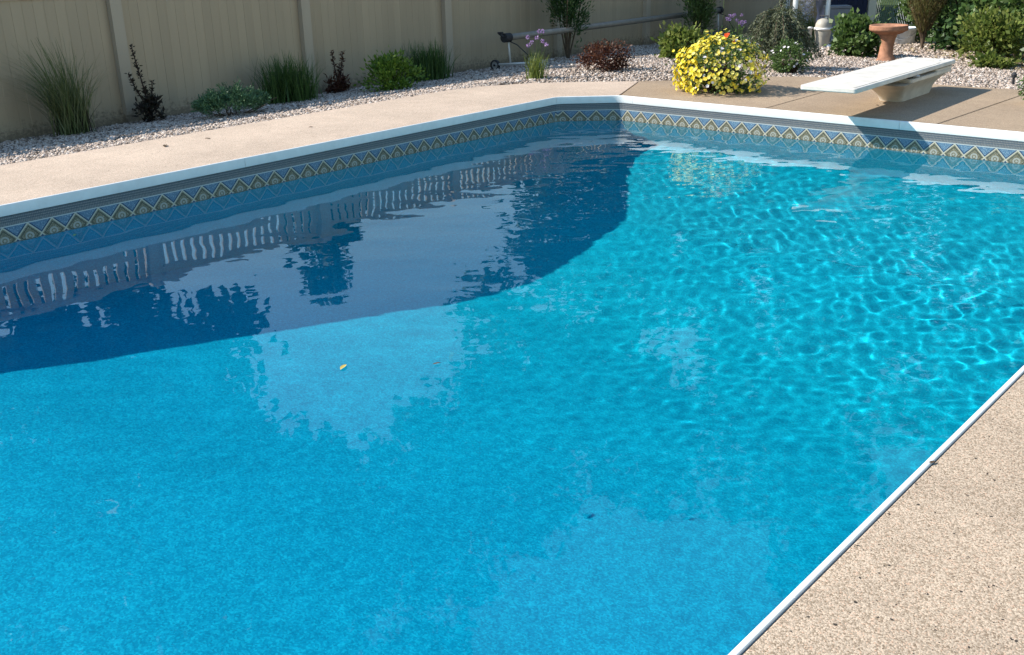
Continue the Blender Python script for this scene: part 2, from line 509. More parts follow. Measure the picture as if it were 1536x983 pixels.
for s0, s1 in zip(joints[:-1], joints[1:]):
    pp = sub_path(outl, s0+.0012, s1-.0012)
    cols = [offset_line(pp, d) for d, z in PROF]
    v = []; f = []
    n = len(PROF)
    for i in range(len(pp)):
        for k, (d, z) in enumerate(PROF): v.append((cols[k][i].x, cols[k][i].y, z))
    for i in range(len(pp)-1):
        for k in range(n-1): f.append((i*n+k, i*n+k+1, (i+1)*n+k+1, (i+1)*n+k))
    f.append(tuple(range(n))); f.append(tuple(range((len(pp)-1)*n, len(pp)*n))[::-1])
    MB().add(v, f).build('coping', M['coping'], pool_o, smooth=True)
for o in pool_o.children:
    if o.name.startswith('coping'):
        o.modifiers.new('split', 'EDGE_SPLIT').split_angle = math.radians(28)
# near end of the coping
cp = MB().box(XL-.022, XR+.022, YN-.024, YN+.010, -.072, .003).build('coping', M['coping'], pool_o, bevel=.008)

# water surface: real ripples
GX = .017
xs = np.linspace(XL-1.9, XR+.004, int((XR-XL+1.9)/GX)); ys = np.linspace(YN, YF+.004, int((YF-YN)/GX))  # unseen strip under the left deck added to carry sunlight onto the floor
Xg, Yg = np.meshgrid(xs, ys)
def smooth(a, b, x): 
    t = np.clip((x-a)/(b-a), 0, 1); return t*t*(3-2*t)
# the return jet stirs the deep end; the shallow end and the left side lie nearly still
stir = .19 + .81*smooth(2.4, 6.0, Yg + .35*(Xg+4.0))
stir = stir*(.78 + .22*np.sin(1.7*Xg+.6*np.sin(1.1*Yg))*np.sin(1.25*Yg+.9*np.sin(.8*Xg)+1.0))
calm = 1 - .72*smooth(-4.4, -6.2, Xg)*smooth(8.0, 5.5, Yg)
Zg = np.zeros_like(Xg)
wr = np.random.default_rng(11)
left = smooth(-3.6, -5.6, Xg)*smooth(7.5, 5.0, Yg)
SETS = ((.45, 1.1, 26, .0019, stir*calm, .6), (.18, .45, 40, .0020, stir*calm, .34), (.08, .19, 50, .0019, (.02+.98*stir)*calm, 1.2),
        (.05, .09, 24, .00045, np.clip(1.1-stir, .25, 1)*(.4+.6*calm), 1.5), (.22, .6, 22, .0013, left, 1.0))
for lam0, lam1, cnt, slope, use, spr in SETS:
    for i in range(cnt):
        lam = wr.uniform(lam0, lam1); a = wr.uniform(0, 2*math.pi) if i % 4 == 0 else wr.normal(2.3, spr); k = 2*math.pi/lam
        wob = .35*np.sin(1.1*Xg + wr.uniform(0, 6))+.35*np.sin(.9*Yg + wr.uniform(0, 6)) + .25*np.sin(2.6*Xg-2.1*Yg + wr.uniform(0, 6))
        Zg += use*slope/k*np.sin(k*(math.cos(a)*Xg+math.sin(a)*Yg) + wob*2.4 + wr.uniform(0, 6.28))
ny, nx = Xg.shape
idx = np.arange(nx*ny).reshape(ny, nx)
F = np.stack([idx[:-1,:-1].ravel(), idx[:-1,1:].ravel(), idx[1:,1:].ravel(), idx[1:,:-1].ravel()], 1)
water = link('pool_water', tri_mesh('pool_water', np.stack([Xg.ravel(), Yg.ravel(), Zg.ravel()+WZ], 1), F, M['water'], True))
tag(water, kind='structure')
water.cycles.is_caustics_caster = True

# ---------------------------------------------------------------- ground, gravel bed, deck slabs
gr = MB(); B = 900
hx0, hx1, hy0, hy1 = XL-.06, XR+.06, YN-.06, YF+.06
gv = [(-B,-B),(B,-B),(B,B),(-B,B),(hx0,hy0),(hx1,hy0),(hx1,hy1),(hx0,hy1)]
gr.add([(x, y, -.46) for x, y in gv], [(0,1,5,4),(1,2,6,5),(2,3,7,6),(3,0,4,7)])
ground = gr.build('ground', M['lawn']); tag(ground, kind='structure')

EDGE = [(-8.06,-4.0),(-8.06,8.0),(-7.94,8.5),(-7.66,8.98),(-7.08,9.48),(-6.69,9.74),(-6.3,10.08),(-5.72,10.78),(-5.3,11.03),(-4.63,11.08),(-3.0,11.1),(3.4,11.2)]
# gravel bed as height field behind the deck edge (runs a little under the slabs)
gx = np.arange(-10.6, 0.81, .2); gy = np.arange(-4.2, 19.81, .2)
GXX, GYY = np.meshgrid(gx, gy)
GZ = ground_z(GXX, GYY) - .012 + .008*np.sin(GXX*3.1+GYY*1.7)*np.sin(GYY*2.3)
cover = ((GXX > -7.9) & (GYY < 8.0)) | ((GXX > -7.0) & (GYY < 9.4)) | ((GXX > -5.2) & (GYY < 10.8))
gidx = np.arange(GXX.size).reshape(GXX.shape)
keep = ~(cover[:-1,:-1] & cover[1:,1:] & cover[:-1,1:] & cover[1:,:-1])
GF = np.stack([gidx[:-1,:-1][keep], gidx[:-1,1:][keep], gidx[1:,1:][keep], gidx[1:,:-1][keep]], 1)
# the bed dips below the slabs near the deck
bed = link('gravel_bed', tri_mesh('gravel_bed', np.stack([GXX.ravel(), GYY.ravel(), GZ.ravel()], 1), GF, M['gravel_base'], True))
tag(bed, kind='structure')

def slab(poly, mat, top=-.004, thick=.024, parent=None, name='slab'):
    bm = bmesh.new()
    vs_ = [bm.verts.new((x, y, top)) for x, y in poly]
    fc = bm.faces.new(vs_)
    bmesh.ops.recalc_face_normals(bm, faces=[fc])
    if fc.normal.z < 0: fc.normal_flip()
    r = bmesh.ops.extrude_face_region(bm, geom=[fc])
    for e in r['geom']:
        if isinstance(e, bmesh.types.BMVert): e.co.z -= thick
    bmesh.ops.recalc_face_normals(bm, faces=bm.faces)
    me = bpy.data.meshes.new(name); bm.to_mesh(me); bm.free(); me.materials.append(mat)
    return link(name, me, parent, bevel=.005)
deck = empty('concrete_deck', (0,0,0)); tag(deck, kind='structure')
def wig(poly, close=.0): return poly
CO = .0225   # outer edge of the coping from the wall
oc = [(XL-CO, -4.0), (XL-CO, 8.29), (-6.225, YF+CO)]
slab([(-8.06,-4.0), oc[0], (XL-CO, 1.2), (-8.06, 1.2)], M['deck_light'], parent=deck)
slab([(-8.06,1.212), (XL-CO, 1.212), oc[1], (-6.235, YF+CO-.006), (-6.70,9.728), (-7.08,9.48), (-7.66,8.98), (-7.94,8.5), (-8.06,8.0)], M['deck_light'], parent=deck)
slab([(-6.218, YF+CO), (-4.606, YF+CO), (-4.650, 11.08), (-5.3,11.03), (-5.72,10.78), (-6.3,10.08), (-6.688,9.738)], M['deck_brown'], parent=deck)
slab([(-4.594, YF+CO), (-3.034, YF+CO), (-2.956, 11.1), (-4.638, 11.085)], M['deck_brown'], parent=deck)
slab([(-3.022, YF+CO), (-1.37, YF+CO), (XR+CO, 8.27), (XR+CO, 7.0), (3.4, 7.0), (3.4, 11.2), (-2.944, 11.1)], M['deck_brown'], parent=deck)
slab([(XR+CO-.003, 0.2), (3.4, 0.2), (3.4, 6.988), (XR+CO-.003, 6.988)], M['deck_near'], parent=deck)
slab([(XL-CO, -4.0), (3.4, -4.0), (3.4, .188), (XR+CO, .188), (XR+CO, YN-CO), (XL-CO, YN-CO)], M['deck_near'], parent=deck)

# loose gravel stones
ico = bmesh.new(); bmesh.ops.create_icosphere(ico, subdivisions=1, radius=1)
OCV = np.array([(1,0,0),(-1,0,0),(0,1,0),(0,-1,0),(0,0,1),(0,0,-1)], float); OCF = np.array([(0,2,4),(2,1,4),(1,3,4),(3,0,4),(2,0,5),(1,2,5),(3,1,5),(0,3,5)])
ICV = np.array([v_.co[:] for v_ in ico.verts]); ICF = np.array([[v_.index for v_ in f_.verts] for f_ in ico.faces]); ico.free()
ICO12 = ICV; nV = len(ICV)
def point_in(poly, x, y):
    inside = np.zeros(len(x), bool); n = len(poly); j = n-1
    for i in range(n):
        xi, yi = poly[i]; xj, yj = poly[j]
        c = ((yi > y) != (yj > y)) & (x < (xj-xi)*(y-yi)/(yj-yi+1e-12)+xi)
        inside ^= c; j = i
    return inside
DECKPOLY = EDGE + [(3.4, -4.0)]
def stones(n, xr_, yr_, keepf, s0, s1):
    x = rng.uniform(*xr_, n); y = rng.uniform(*yr_, n)
    k = keepf(x, y); x, y = x[k], y[k]; n = len(x)
    s = rng.uniform(s0, s1, n)*rng.choice([.8, 1, 1.25], n)
    sc = s[:, None]*np.stack([rng.uniform(.8, 1.3, n), rng.uniform(.65, 1.0, n), rng.uniform(.45, .75, n)], 1)
    nO = 6
    P_ = (OCV[None]*(1+rng.uniform(-.2, .2, (n, nO, 1))) + rng.uniform(-.3, .3, (n, nO, 3)))*sc[:, None]
    a = rng.uniform(0, 6.28, n); ca, sa = np.cos(a)[:, None], np.sin(a)[:, None]
    t = rng.uniform(-.5, .5, n); ct, st = np.cos(t)[:, None], np.sin(t)[:, None]
    X_, Y_, Z_ = P_[..., 0], P_[..., 1], P_[..., 2]
    Y_, Z_ = Y_*ct-Z_*st, Y_*st+Z_*ct
    X_, Y_ = X_*ca-Y_*sa, X_*sa+Y_*ca
    z = ground_z(x, y) + rng.uniform(-.004, .02, n)
    V_ = np.stack([X_+x[:, None], Y_+y[:, None], Z_+z[:, None]], 2).reshape(-1, 3)
    F_ = (OCF[None]+(np.arange(n)*nO)[:, None, None]).reshape(-1, 3)
    return V_, F_
def edge_noise(x, y): return .05*np.sin(x*9+y*7)+.04*np.sin(y*23+x*5)+rng.normal(0, .03, len(x))
def keep_left(x, y):
    e = edge_noise(x, y)
    return (x > FENCE_X+.04) & ~point_in(DECKPOLY, x + e*.6, y)
V1, F1 = stones(90000, (-10.42, -7.9), (2.6, 9.2), keep_left, .0105, .021)
V2, F2 = stones(120000, (-10.42, -2.2), (8.6, 15.6), lambda x, y: keep_left(x, y) & (y > 8.9-.0*x) & (x+.62*y < 6.6+rng.normal(0,.5,len(x))), .0115, .023)
V3, F3 = stones(9000, (-10.42, -5.0), (15.4, 18.4), lambda x, y: (x+.62*y < 6.2), .025, .045)
Vs = np.concatenate([V1, V2, V3]); Fs = np.concatenate([F1, F2+len(V1), F3+len(V1)+len(V2)])
gravel = link('gravel', tri_mesh('gravel', Vs, Fs, M['gravel']))
tag(gravel, 'pale mixed gravel stones covering the beds around the deck', 'gravel', kind='stuff')

# ---------------------------------------------------------------- vinyl privacy fence
POST_Y = [5.62 + 2.4218*k for k in range(-3, 6)]
fence = empty('vinyl_fence', (FENCE_X, 0, -.25))
tag(fence, 'long tan vinyl privacy fence with picket top along the left gravel bed', 'fence')
def rel(o, p):      # keep world position of a mesh built in world space under a shifted parent
    o.location = -Vector(p.location); return o
def shared(name, me, parent, loc, rz=0):
    o = bpy.data.objects.new(name, me); COL.objects.link(o); o.parent = parent; o.location = loc; o.rotation_euler = (0,0,rz); return o
pm = MB(); pm.box(-.0635,.0635,-.0635,.0635,-.25,1.80)
pm.box(-.078,.078,-.078,.078,1.80,1.825); pm.add([(-.07,-.07,1.825),(.07,-.07,1.825),(.07,.07,1.825),(-.07,.07,1.825),(0,0,1.875)], [(0,1,4),(1,2,4),(2,3,4),(3,0,4)])
post_me = pm.mesh('post', M['vinyl_post'])
BW = 2.2948/21
bd = MB()
w2, t2 = BW/2+.0015, .011
prof = [(-w2, -t2), (w2, -t2), (w2, t2-.004), (w2-.005, t2), (-w2+.005, t2), (-w2, t2-.004)]   # y, x
bd.add([(x, y, 0) for y, x in prof] + [(x, y, 1.22) for y, x in prof], [tuple(range(6)), tuple(range(6, 12))[::-1]] + [(i, i+6, (i+1)%6+6, (i+1)%6) for i in range(6)])
board_me = bd.mesh('board', M['vinyl'])
pk = MB().box(-.011,.011,-.038,.038,0,.32); picket_me = pk.mesh('picket', M['vinyl'])
pk.box(-.0,.0,0,0,0,0)
rl = 2.2948
low_me = MB().box(-.025,.025,0,rl,0,.11).mesh('bottom_rail', M['vinyl'])
mid_me = MB().box(-.026,.026,0,rl,0,.085).mesh('middle_rail', M['vinyl'])
top_me = MB().box(-.027,.027,0,rl,0,.085).mesh('top_rail', M['vinyl'])
for y in POST_Y: shared('post', post_me, fence, (.022, y, -.04))
for a in POST_Y[:-1]:
    s = a+.0635
    shared('bottom_rail', low_me, fence, (0, s, .005)); shared('middle_rail', mid_me, fence, (0, s, 1.325)); shared('top_rail', top_me, fence, (0, s, 1.69))
    for k in range(21): shared('board', board_me, fence, (-.001 if k % 2 else .001, s+BW*(k+.5), .108))
    for k in range(19): shared('picket', picket_me, fence, (0, s+rl/19*(k+.5), 1.39))

bf = empty('vinyl_fence', (FENCE_X+.0635, 17.86, -.25))
tag(bf, 'short tan vinyl fence panel closing the far corner, striped by picket shadows', 'fence')
sc_ = 1.16/rl
for k in range(11): o = shared('board', board_me, bf, (BW*(k+.5), 0, .108), -math.pi/2)
o = shared('bottom_rail', low_me, bf, (0, 0, .005), -math.pi/2); o.scale = (1, 1.2269/rl, 1)
o = shared('middle_rail', mid_me, bf, (0, 0, 1.325), -math.pi/2); o.scale = (1, 1.2269/rl, 1)
o = shared('top_rail', top_me, bf, (0, 0, 1.69), -math.pi/2); o.scale = (1, 1.2269/rl, 1)
for k in range(10): shared('picket', picket_me, bf, (.1208*(k+.5), 0, 1.39), -math.pi/2)
wp = MB().box(-.05,.05,-.05,.05,-.2,1.9).mesh('post', M['white_paint'])
po = shared('post', wp, bf, (1.285, -.03, 0)); po['label'] = 'white end post'

# ---------------------------------------------------------------- plant makers
def leaf_cards(pos, dirs, length, width, fold=.25):
    """one folded four-corner leaf for each position"""
    n = len(pos)
    d = dirs/np.linalg.norm(dirs, axis=1, keepdims=True)
    r = rng.normal(size=(n, 3)); s = np.cross(d, r); s /= np.linalg.norm(s, axis=1, keepdims=True)
    nn = np.cross(s, d)
    L = np.asarray(length).reshape(-1, 1)*np.ones((n, 1)); W = np.asarray(width).reshape(-1, 1)*np.ones((n, 1))
    a = pos; c = pos + d*L
    mid = pos + d*L*.45 + nn*W*fold
    b = mid + s*W*.5; e = mid - s*W*.5
    return np.stack([a, b, c, e], 1)
def blob_points(n, c, r, k, spread=.33, shell=.55, low=-.6):
    """points in lumps spread through an ellipsoid"""
    cen = []
    while len(cen) < k:
        p = rng.normal(size=3); p /= np.linalg.norm(p); p *= rng.uniform(shell, 1.0)
        if p[2] > low: cen.append(p)
    cen = np.array(cen)
    i = rng.integers(0, k, n)
    p = cen[i] + rng.normal(0, spread, (n, 3))*rng.uniform(.35, 1, (n, 1))
    return np.asarray(c) + p*np.asarray(r), p
def stems(c, tops, r0=.008, r1=.003, seg=5, wob=.03):
    mb = MB()
    for t in tops:
        a = Vector(c); b = Vector(t); m_ = (a+b)/2 + Vector((rng.normal(0, wob), rng.normal(0, wob), 0))
        mb.tube([a, m_, b], [r0, (r0+r1)/2, r1], seg)
    return mb
def plant(name, loc, label, cat='plant', group=None):
    z = float(ground_z(loc[0], loc[1])) if len(loc) == 2 else loc[2]
    o = empty(name, (loc[0], loc[1], z)); tag(o, label, cat, group); return o
def part(root, name, me, **kw):
    o = link(name, me, root)
    for k, v_ in kw.items(): o[k] = v_
    return o
def blades(n, height, spread, width, lean=(.15, .9), droop=.5, base=.07, bias=(0, 0), seg=6):
    a = rng.uniform(0, 6.283, n); ln = rng.uniform(lean[0], lean[1], n)
    L = height*rng.uniform(.55, 1.12, n)
    bx = rng.normal(0, base, n); by = rng.normal(0, base, n)
    t = np.linspace(0, 1, seg)
    dx = np.cos(a)*ln*spread + bias[0]; dy = np.sin(a)*ln*spread + bias[1]
    H = L[:, None]*(t - droop*ln[:, None]*t**2.4*.75)
    R_ = (t*.45 + .55*t**2)
    X_ = bx[:, None] + dx[:, None]*R_*L[:, None]/height; Y_ = by[:, None] + dy[:, None]*R_*L[:, None]/height
    C = np.stack([X_, Y_, H], 2)
    w = width*rng.uniform(.6, 1.2, n)[:, None]*(1-.85*t**1.5)[None]
    sx = -np.sin(a+rng.normal(0, .6, n)); sy = np.cos(a)
    S_ = np.stack([sx, sy, np.zeros(n)], 1)[:, None]*w[..., None]*.5
    V_ = np.stack([C-S_, C+S_], 2).reshape(-1, 3)
    q = []
    for i in range(seg-1): q.append([2*i, 2*i+1, 2*i+3, 2*i+2])
    F_ = (np.array(q)[None] + (np.arange(n)*seg*2)[:, None, None]).reshape(-1, 4)
    return V_, F_

M['grass_blue'] = foliage('grass_blue', [(.085,.12,.04), (.14,.175,.07), (.20,.22,.105), (.12,.14,.055)], .5, .3)
M['grass_green'] = foliage('grass_green', [(.04,.085,.02), (.065,.13,.03), (.10,.165,.045)], .5, .3)
M['leaf_bright'] = foliage('leaf_bright', [(.09,.17,.02), (.14,.24,.03), (.19,.29,.05)], .45, .4)
M['leaf_mid'] = foliage('leaf_mid', [(.055,.105,.022), (.09,.16,.04), (.14,.20,.07)], .45, .35)
M['leaf_yellowish'] = foliage('leaf_yellowish', [(.10,.15,.028), (.16,.215,.045), (.24,.265,.07)], .5, .4)
M['leaf_dark'] = foliage('leaf_dark', [(.028,.065,.018), (.05,.105,.03), (.075,.14,.045)], .45, .3)
M['juniper'] = foliage('juniper', [(.04,.10,.045), (.08,.17,.075), (.15,.25,.13)], .55, .2)
M['spruce'] = foliage('spruce', [(.055,.075,.04), (.11,.13,.07), (.175,.19,.115)], .6, .2)
M['barberry'] = foliage('barberry', [(.045,.014,.012), (.085,.03,.018), (.13,.055,.025), (.06,.02,.02)], .5, .3)
M['dark_plant'] = foliage('dark_plant', [(.025,.02,.016), (.04,.028,.02), (.03,.035,.02)], .6, .2)
M['broom'] = foliage('broom', [(.10,.105,.028), (.135,.12,.04), (.16,.10,.05)], .6, .25)
M['straw'] = foliage('straw', [(.30,.24,.12), (.42,.34,.19), (.22,.17,.08)], .7, .3)
M['petal_yellow'] = foliage('petal_yellow', [(.72,.52,.015), (.80,.66,.03), (.85,.74,.10)], .5, .3, 4)
M['petal_pale'] = foliage('petal_pale', [(.74,.58,.03), (.80,.68,.08), (.84,.76,.24), (.74,.52,.03)], .5, .3, 4)
M['petal_white'] = foliage('petal_white', [(.72,.68,.74), (.82,.80,.80), (.62,.56,.70)], .5, .3, 4)
M['petal_red'] = foliage('petal_red', [(.55,.02,.01), (.70,.06,.01), (.78,.28,.02)], .5, .3, 4)
M['petal_purple'] = foliage('petal_purple', [(.30,.17,.42), (.42,.27,.55), (.55,.42,.65)], .5, .3, 4)
M['tree_leaf'] = foliage('tree_leaf', [(.02,.045,.012), (.035,.07,.018), (.055,.095,.028)], .5, .25, .6)
M['tree_leaf_b'] = foliage('tree_leaf_b', [(.025,.055,.014), (.045,.085,.022), (.065,.11,.03)], .5, .25, .6)

def ornamental_grass(loc, label, h, spread, n, mat, width=.012, **kw):
    o = plant('ornamental_grass', loc, label, 'grass', 'ornamental grasses along the fence')
    V_, F_ = blades(n, h, spread, width, **kw)
    part(o, 'blades', tri_mesh('blades', V_, F_, M[mat]), kind='stuff')
    V_, F_ = blades(n//5, h*.35, spread*.35, width*1.2, droop=.1)
    part(o, 'dry_base', tri_mesh('dry_base', V_, F_, M['dark_plant']), kind='stuff')
    return o
ornamental_grass((-10.02, 4.80), 'large feathery arching ornamental grass at the far left by the fence', 1.0, .80, 480, 'grass_blue', .010, droop=.62, base=.075, bias=(-.02, -.16))
ornamental_grass((-9.90, 7.32), 'dense dark green grass clump in front of the second fence post', .58, .36, 900, 'grass_green', .012, droop=.45, base=.13)
ornamental_grass((-9.91, 9.60), 'dark green grass clump just behind the round bright green bush', .52, .32, 800, 'grass_green', .012, droop=.4, base=.12)

def bush(name, loc, label, r, zc, mat, n, leaf, k=26, wood='dark_twig', cat='bush', group=None, spread=.28, shell=.5, low=-.75, up=.5, nst=9, aspect=.55):
    o = plant(name, loc, label, cat, group)
    p, q = blob_points(n, (0, 0, zc), r, k, spread, shell, low)
    ok = p[:, 2] > .015; p, q = p[ok], q[ok]
    d = q + rng.normal(0, .7, q.shape) + np.array([0, 0, up])
    L = leaf*rng.uniform(.6, 1.3, len(p))
    part(o, 'foliage', quick_mesh('foliage', leaf_cards(p, d, L, L*aspect), 4, M[mat]), kind='stuff')
    tops = [tuple(p[i]*np.array([.9, .9, .9])) for i in rng.integers(0, len(p), nst)]
    part(o, 'stems', stems((0, 0, -.03), tops, .009, .003).mesh('stems', M[wood]))
    return o

# dark spindly plants by the fence
def spindly(loc, label, stalks, mat='dark_plant'):
    o = plant('dark_stalk_plant', loc, label, 'plant')
    for (dx, dy, h) in stalks:
        st = MB(); pts = [(0, 0, -.02), (dx*.3, dy*.3, h*.4), (dx*.75, dy*.75, h*.75), (dx, dy, h)]
        st.tube(pts, [.009, .008, .006, .004], 5)
        so = part(o, 'stalk', st.mesh('stalk', M['dark_twig']))
        n = int(170*h); t = rng.uniform(.25, 1, n)
        P_ = np.stack([np.interp(t, [0, .4, .75, 1], [p[j] for p in pts]) for j in range(3)], 1)
        d = rng.normal(size=(n, 3)); d[:, 2] = np.abs(d[:, 2])*.6
        c = leaf_cards(P_ + rng.normal(0, .006, (n, 3)), d, rng.uniform(.025, .05, n), rng.uniform(.012, .022, n))
        part(so, 'leaves', quick_mesh('leaves', c, 4, M[mat]), kind='stuff')
    p, q = blob_points(420, (0, 0, .10), (.13, .13, .13), 10)
    p = p[p[:, 2] > .01]
    part(o, 'foliage', quick_mesh('foliage', leaf_cards(p, rng.normal(size=p.shape)+[0,0,.6], rng.uniform(.04,.09,len(p)), rng.uniform(.015,.03,len(p))), 4, M[mat]), kind='stuff')
spindly((-10.12, 5.70), 'tall thin dark stalks with sparse leaves between grass and low juniper', [(-.06,-.08,.80), (-.10,-.14,.52), (.02,.05,.44), (-.03,-.02,.38)])
spindly((-10.12, 8.25), 'small dark reddish stalk plant right of the second fence post', [(-.03,-.05,.52), (.05,.06,.50), (.0,.03,.36)], 'barberry')

# low spreading juniper
o = plant('juniper', (-9.30, 6.14), 'low spreading blue green juniper at the edge of the gravel', 'bush')
sp = []; 
for i in range(330):
    a = rng.uniform(0, 6.283); rr = rng.uniform(0, 1)**.6; h = .06 + .20*(1-rr)*rng.uniform(.4, 1.1)+rng.uniform(0, .06)
    c = np.array([math.cos(a)*rr*.22+.02, math.sin(a)*rr*.33, h*.92])
    dd = np.array([math.cos(a)*.6, math.sin(a)*.6, rng.uniform(.1, .9)]); dd /= np.linalg.norm(dd)
    n = 26; t = rng.uniform(0, .13, n)[:, None]
    sp.append(leaf_cards(c + dd*t + rng.normal(0, .008, (n, 3)), dd + rng.normal(0, .55, (n, 3)), rng.uniform(.02, .045, n), rng.uniform(.006, .012, n)))
part(o, 'foliage', quick_mesh('foliage', np.concatenate(sp), 4, M['juniper']), kind='stuff')
part(o, 'stems', stems((0, 0, -.02), [(rng.normal(0, .15), rng.normal(0, .2), rng.uniform(.06, .16)) for i in range(10)], .01, .004).mesh('stems', M['bark']))

bush('round_bush', (-9.36, 8.45), 'round bright green leafy bush between two dark grasses', (.27, .32, .20), .17, 'leaf_bright', 2600, .055, 30, up=.8, aspect=.45, group='leafy bushes in the gravel')
bush('barberry_bush', (-7.72, 10.44), 'round dark red barberry bush alone in the open gravel', (.27, .27, .19), .165, 'barberry', 2600, .034, 34, up=.4, group='leafy bushes in the gravel')

# lavender-like clump with purple heads
def flower_stalks(name, loc, label, n, h, spread, head, leafmat='leaf_mid', dense=300):
    o = plant(name, loc, label, 'flower plant', 'purple flowering plants')
    V_, F_ = blades(dense, h*.62, spread, .009, droop=.25, base=.05)
    part(o, 'leaves', tri_mesh('leaves', V_, F_, M[leafmat]), kind='stuff')
    st = MB(); fl = []
    for i in range(n):
        a = rng.uniform(0, 6.28); d = spread*rng.uniform(.2, .9); t = Vector((math.cos(a)*d, math.sin(a)*d, h*rng.uniform(.75, 1.05)))
        st.tube([(0, 0, 0), (t.x*.5, t.y*.5, t.z*.55), t], [.004, .0035, .003], 4)
        m_ = 30
        q = rng.normal(size=(m_, 3)); q /= np.linalg.norm(q, axis=1, keepdims=True)
        fl.append(leaf_cards(np.array(t) + q*head*.45, q + rng.normal(0, .3, q.shape), np.full(m_, head*.8), np.full(m_, head*.5)))
    part(o, 'stalks', st.mesh('stalks', M['leaf_mid']))
    part(o, 'flower_heads', quick_mesh('flower_heads', np.concatenate(fl), 4, M['petal_purple']), kind='stuff')
flower_stalks('purple_flower_plant', (-7.92, 9.40), 'clump of thin green stalks with purple heads at the deck edge', 8, .52, .19, .025, 'leaf_yellowish', 210)
flower_stalks('purple_flower_plant', (-8.75, 15.5), 'tall thin purple flower stalks behind the big yellow flower mound', 11, .56, .28, .027, 'leaf_mid', 120)

# tall shrubs in front of the fence
def tall_shrub(loc, label, h, r, mat, n=3200, stem_h=.28):
    o = plant('tall_shrub', loc, label, 'shrub', 'tall shrubs before the fence')
    zc = (h+stem_h)/2+.05
    p, q = blob_points(n, (0, 0, zc), (r, r, (h-stem_h)/2+.06), 40, .24, .35, -1)
    k = 1 - .35*np.clip((zc-p[:, 2])/(h/2), 0, 1); p[:, 0] *= k; p[:, 1] *= k
    d = q*np.array([.7, .7, .5]) + rng.normal(0, .45, q.shape) + np.array([0, 0, .9])
    L = rng.uniform(.04, .08, len(p))
    part(o, 'foliage', quick_mesh('foliage', leaf_cards(p, d, L, L*.32), 4, M[mat]), kind='stuff')
    tops = [(rng.normal(0, r*.45), rng.normal(0, r*.45), h*rng.uniform(.5, .9)) for i in range(9)]
    part(o, 'stems', stems((0, 0, -.03), tops, .014, .004).mesh('stems', M['bark']))
tall_shrub((-9.86, 12.45), 'tall dark green shrub rising behind the purple flowers and reel tube', 1.32, .30, 'leaf_dark')
tall_shrub((-9.55, 15.55), 'tall green shrub above the leafy bush near the fence corner', 1.28, .36, 'leaf_mid')
bush('leafy_bush', (-8.10, 12.80), 'broad leaved green bush left of the yellow flower mound', (.28, .28, .20), .21, 'leaf_yellowish', 1500, .075, 26, up=.5, aspect=.7, group='leafy bushes in the gravel')
bush('leafy_bush', (-6.62, 15.30), 'broad leaved green bush between white pipes and birdbath', (.34, .34, .28), .27, 'leaf_mid', 1500, .085, 26, up=.4, aspect=.7, group='leafy bushes in the gravel')

# weeping spruce: draped branches over a leaning leader
o = plant('weeping_spruce', (-6.12, 11.92), 'weeping grey green spruce mound behind the yellow flowers', 'tree')
sp = []; wood = MB()
wood.tube([(0,0,-.05), (-.03,.02,.3), (-.10,.10,.62), (-.06,.12,.92)], [.035,.03,.02,.008], 7)
for i in range(150):
    a = rng.uniform(0, 6.283); h0 = rng.uniform(.28, .70); R0 = rng.uniform(.22, .54)
    st = np.array([-.06, .06, h0]); pts = []
    for t in np.linspace(0, 1, 7):
        pts.append(st + np.array([math.cos(a)*R0*t**.7, math.sin(a)*R0*t**.7, .10*math.sin(t*2.2) - h0*.82*t**2.2]))
    pts = np.array(pts)
    if i < 40: wood.tube([tuple(p_) for p_ in pts], np.linspace(.007, .002, 7), 4)
    n = 95; tt = rng.uniform(0.1, 1, n)
    c = np.stack([np.interp(tt, np.linspace(0, 1, 7), pts[:, j]) for j in range(3)], 1)
    dd = np.stack([np.interp(np.minimum(tt+.12, 1), np.linspace(0, 1, 7), pts[:, j]) for j in range(3)], 1) - c + 1e-3
    dd /= np.linalg.norm(dd, axis=1, keepdims=True)
    sp.append(leaf_cards(c + rng.normal(0, .012, (n, 3)), dd + rng.normal(0, .5, (n, 3)), rng.uniform(.03, .06, n), rng.uniform(.008, .014, n)))
n = 500; t = rng.uniform(0, 1, n)      # upright leader tip
c = np.stack([-.10+.05*t + rng.normal(0, .05, n)*(1.1-t), .10+.03*t + rng.normal(0, .05, n)*(1.1-t), .55+.42*t], 1)
sp.append(leaf_cards(c, rng.normal(0, .6, (n, 3)) + [0, 0, -.3], rng.uniform(.04, .07, n), rng.uniform(.01, .016, n)))
part(o, 'foliage', quick_mesh('foliage', np.concatenate(sp), 4, M['spruce']), kind='stuff')
part(o, 'trunk', wood.mesh('trunk', M['bark']))

# ---------------------------------------------------------------- mounds of trumpet flowers in pots
def trumpets(pos, nrm, r, cup=.35):
    """five-lobed open flower: pentagon fan of ten triangles"""
    n = len(pos); nrm = nrm/np.linalg.norm(nrm, axis=1, keepdims=True)
    s = np.cross(nrm, rng.normal(size=(n, 3))); s /= np.linalg.norm(s, axis=1, keepdims=True); w = np.cross(nrm, s)
    K = 10; V_ = np.zeros((n, K+1, 3)); V_[:, 0] = pos - nrm*r[:, None]*.35
    for k in range(K):
        a = 2*math.pi*k/K; rr = 1.0 if k % 2 == 0 else .82
        V_[:, k+1] = pos + (s*math.cos(a) + w*math.sin(a))*(r*rr)[:, None] + nrm*(r*cup*(.1 if k % 2 else .0))[:, None]
    q = np.array([[0, k+1, (k+1) % K+1] for k in range(K)])
    return V_.reshape(-1, 3), (q[None] + (np.arange(n)*(K+1))[:, None, None]).reshape(-1, 3)
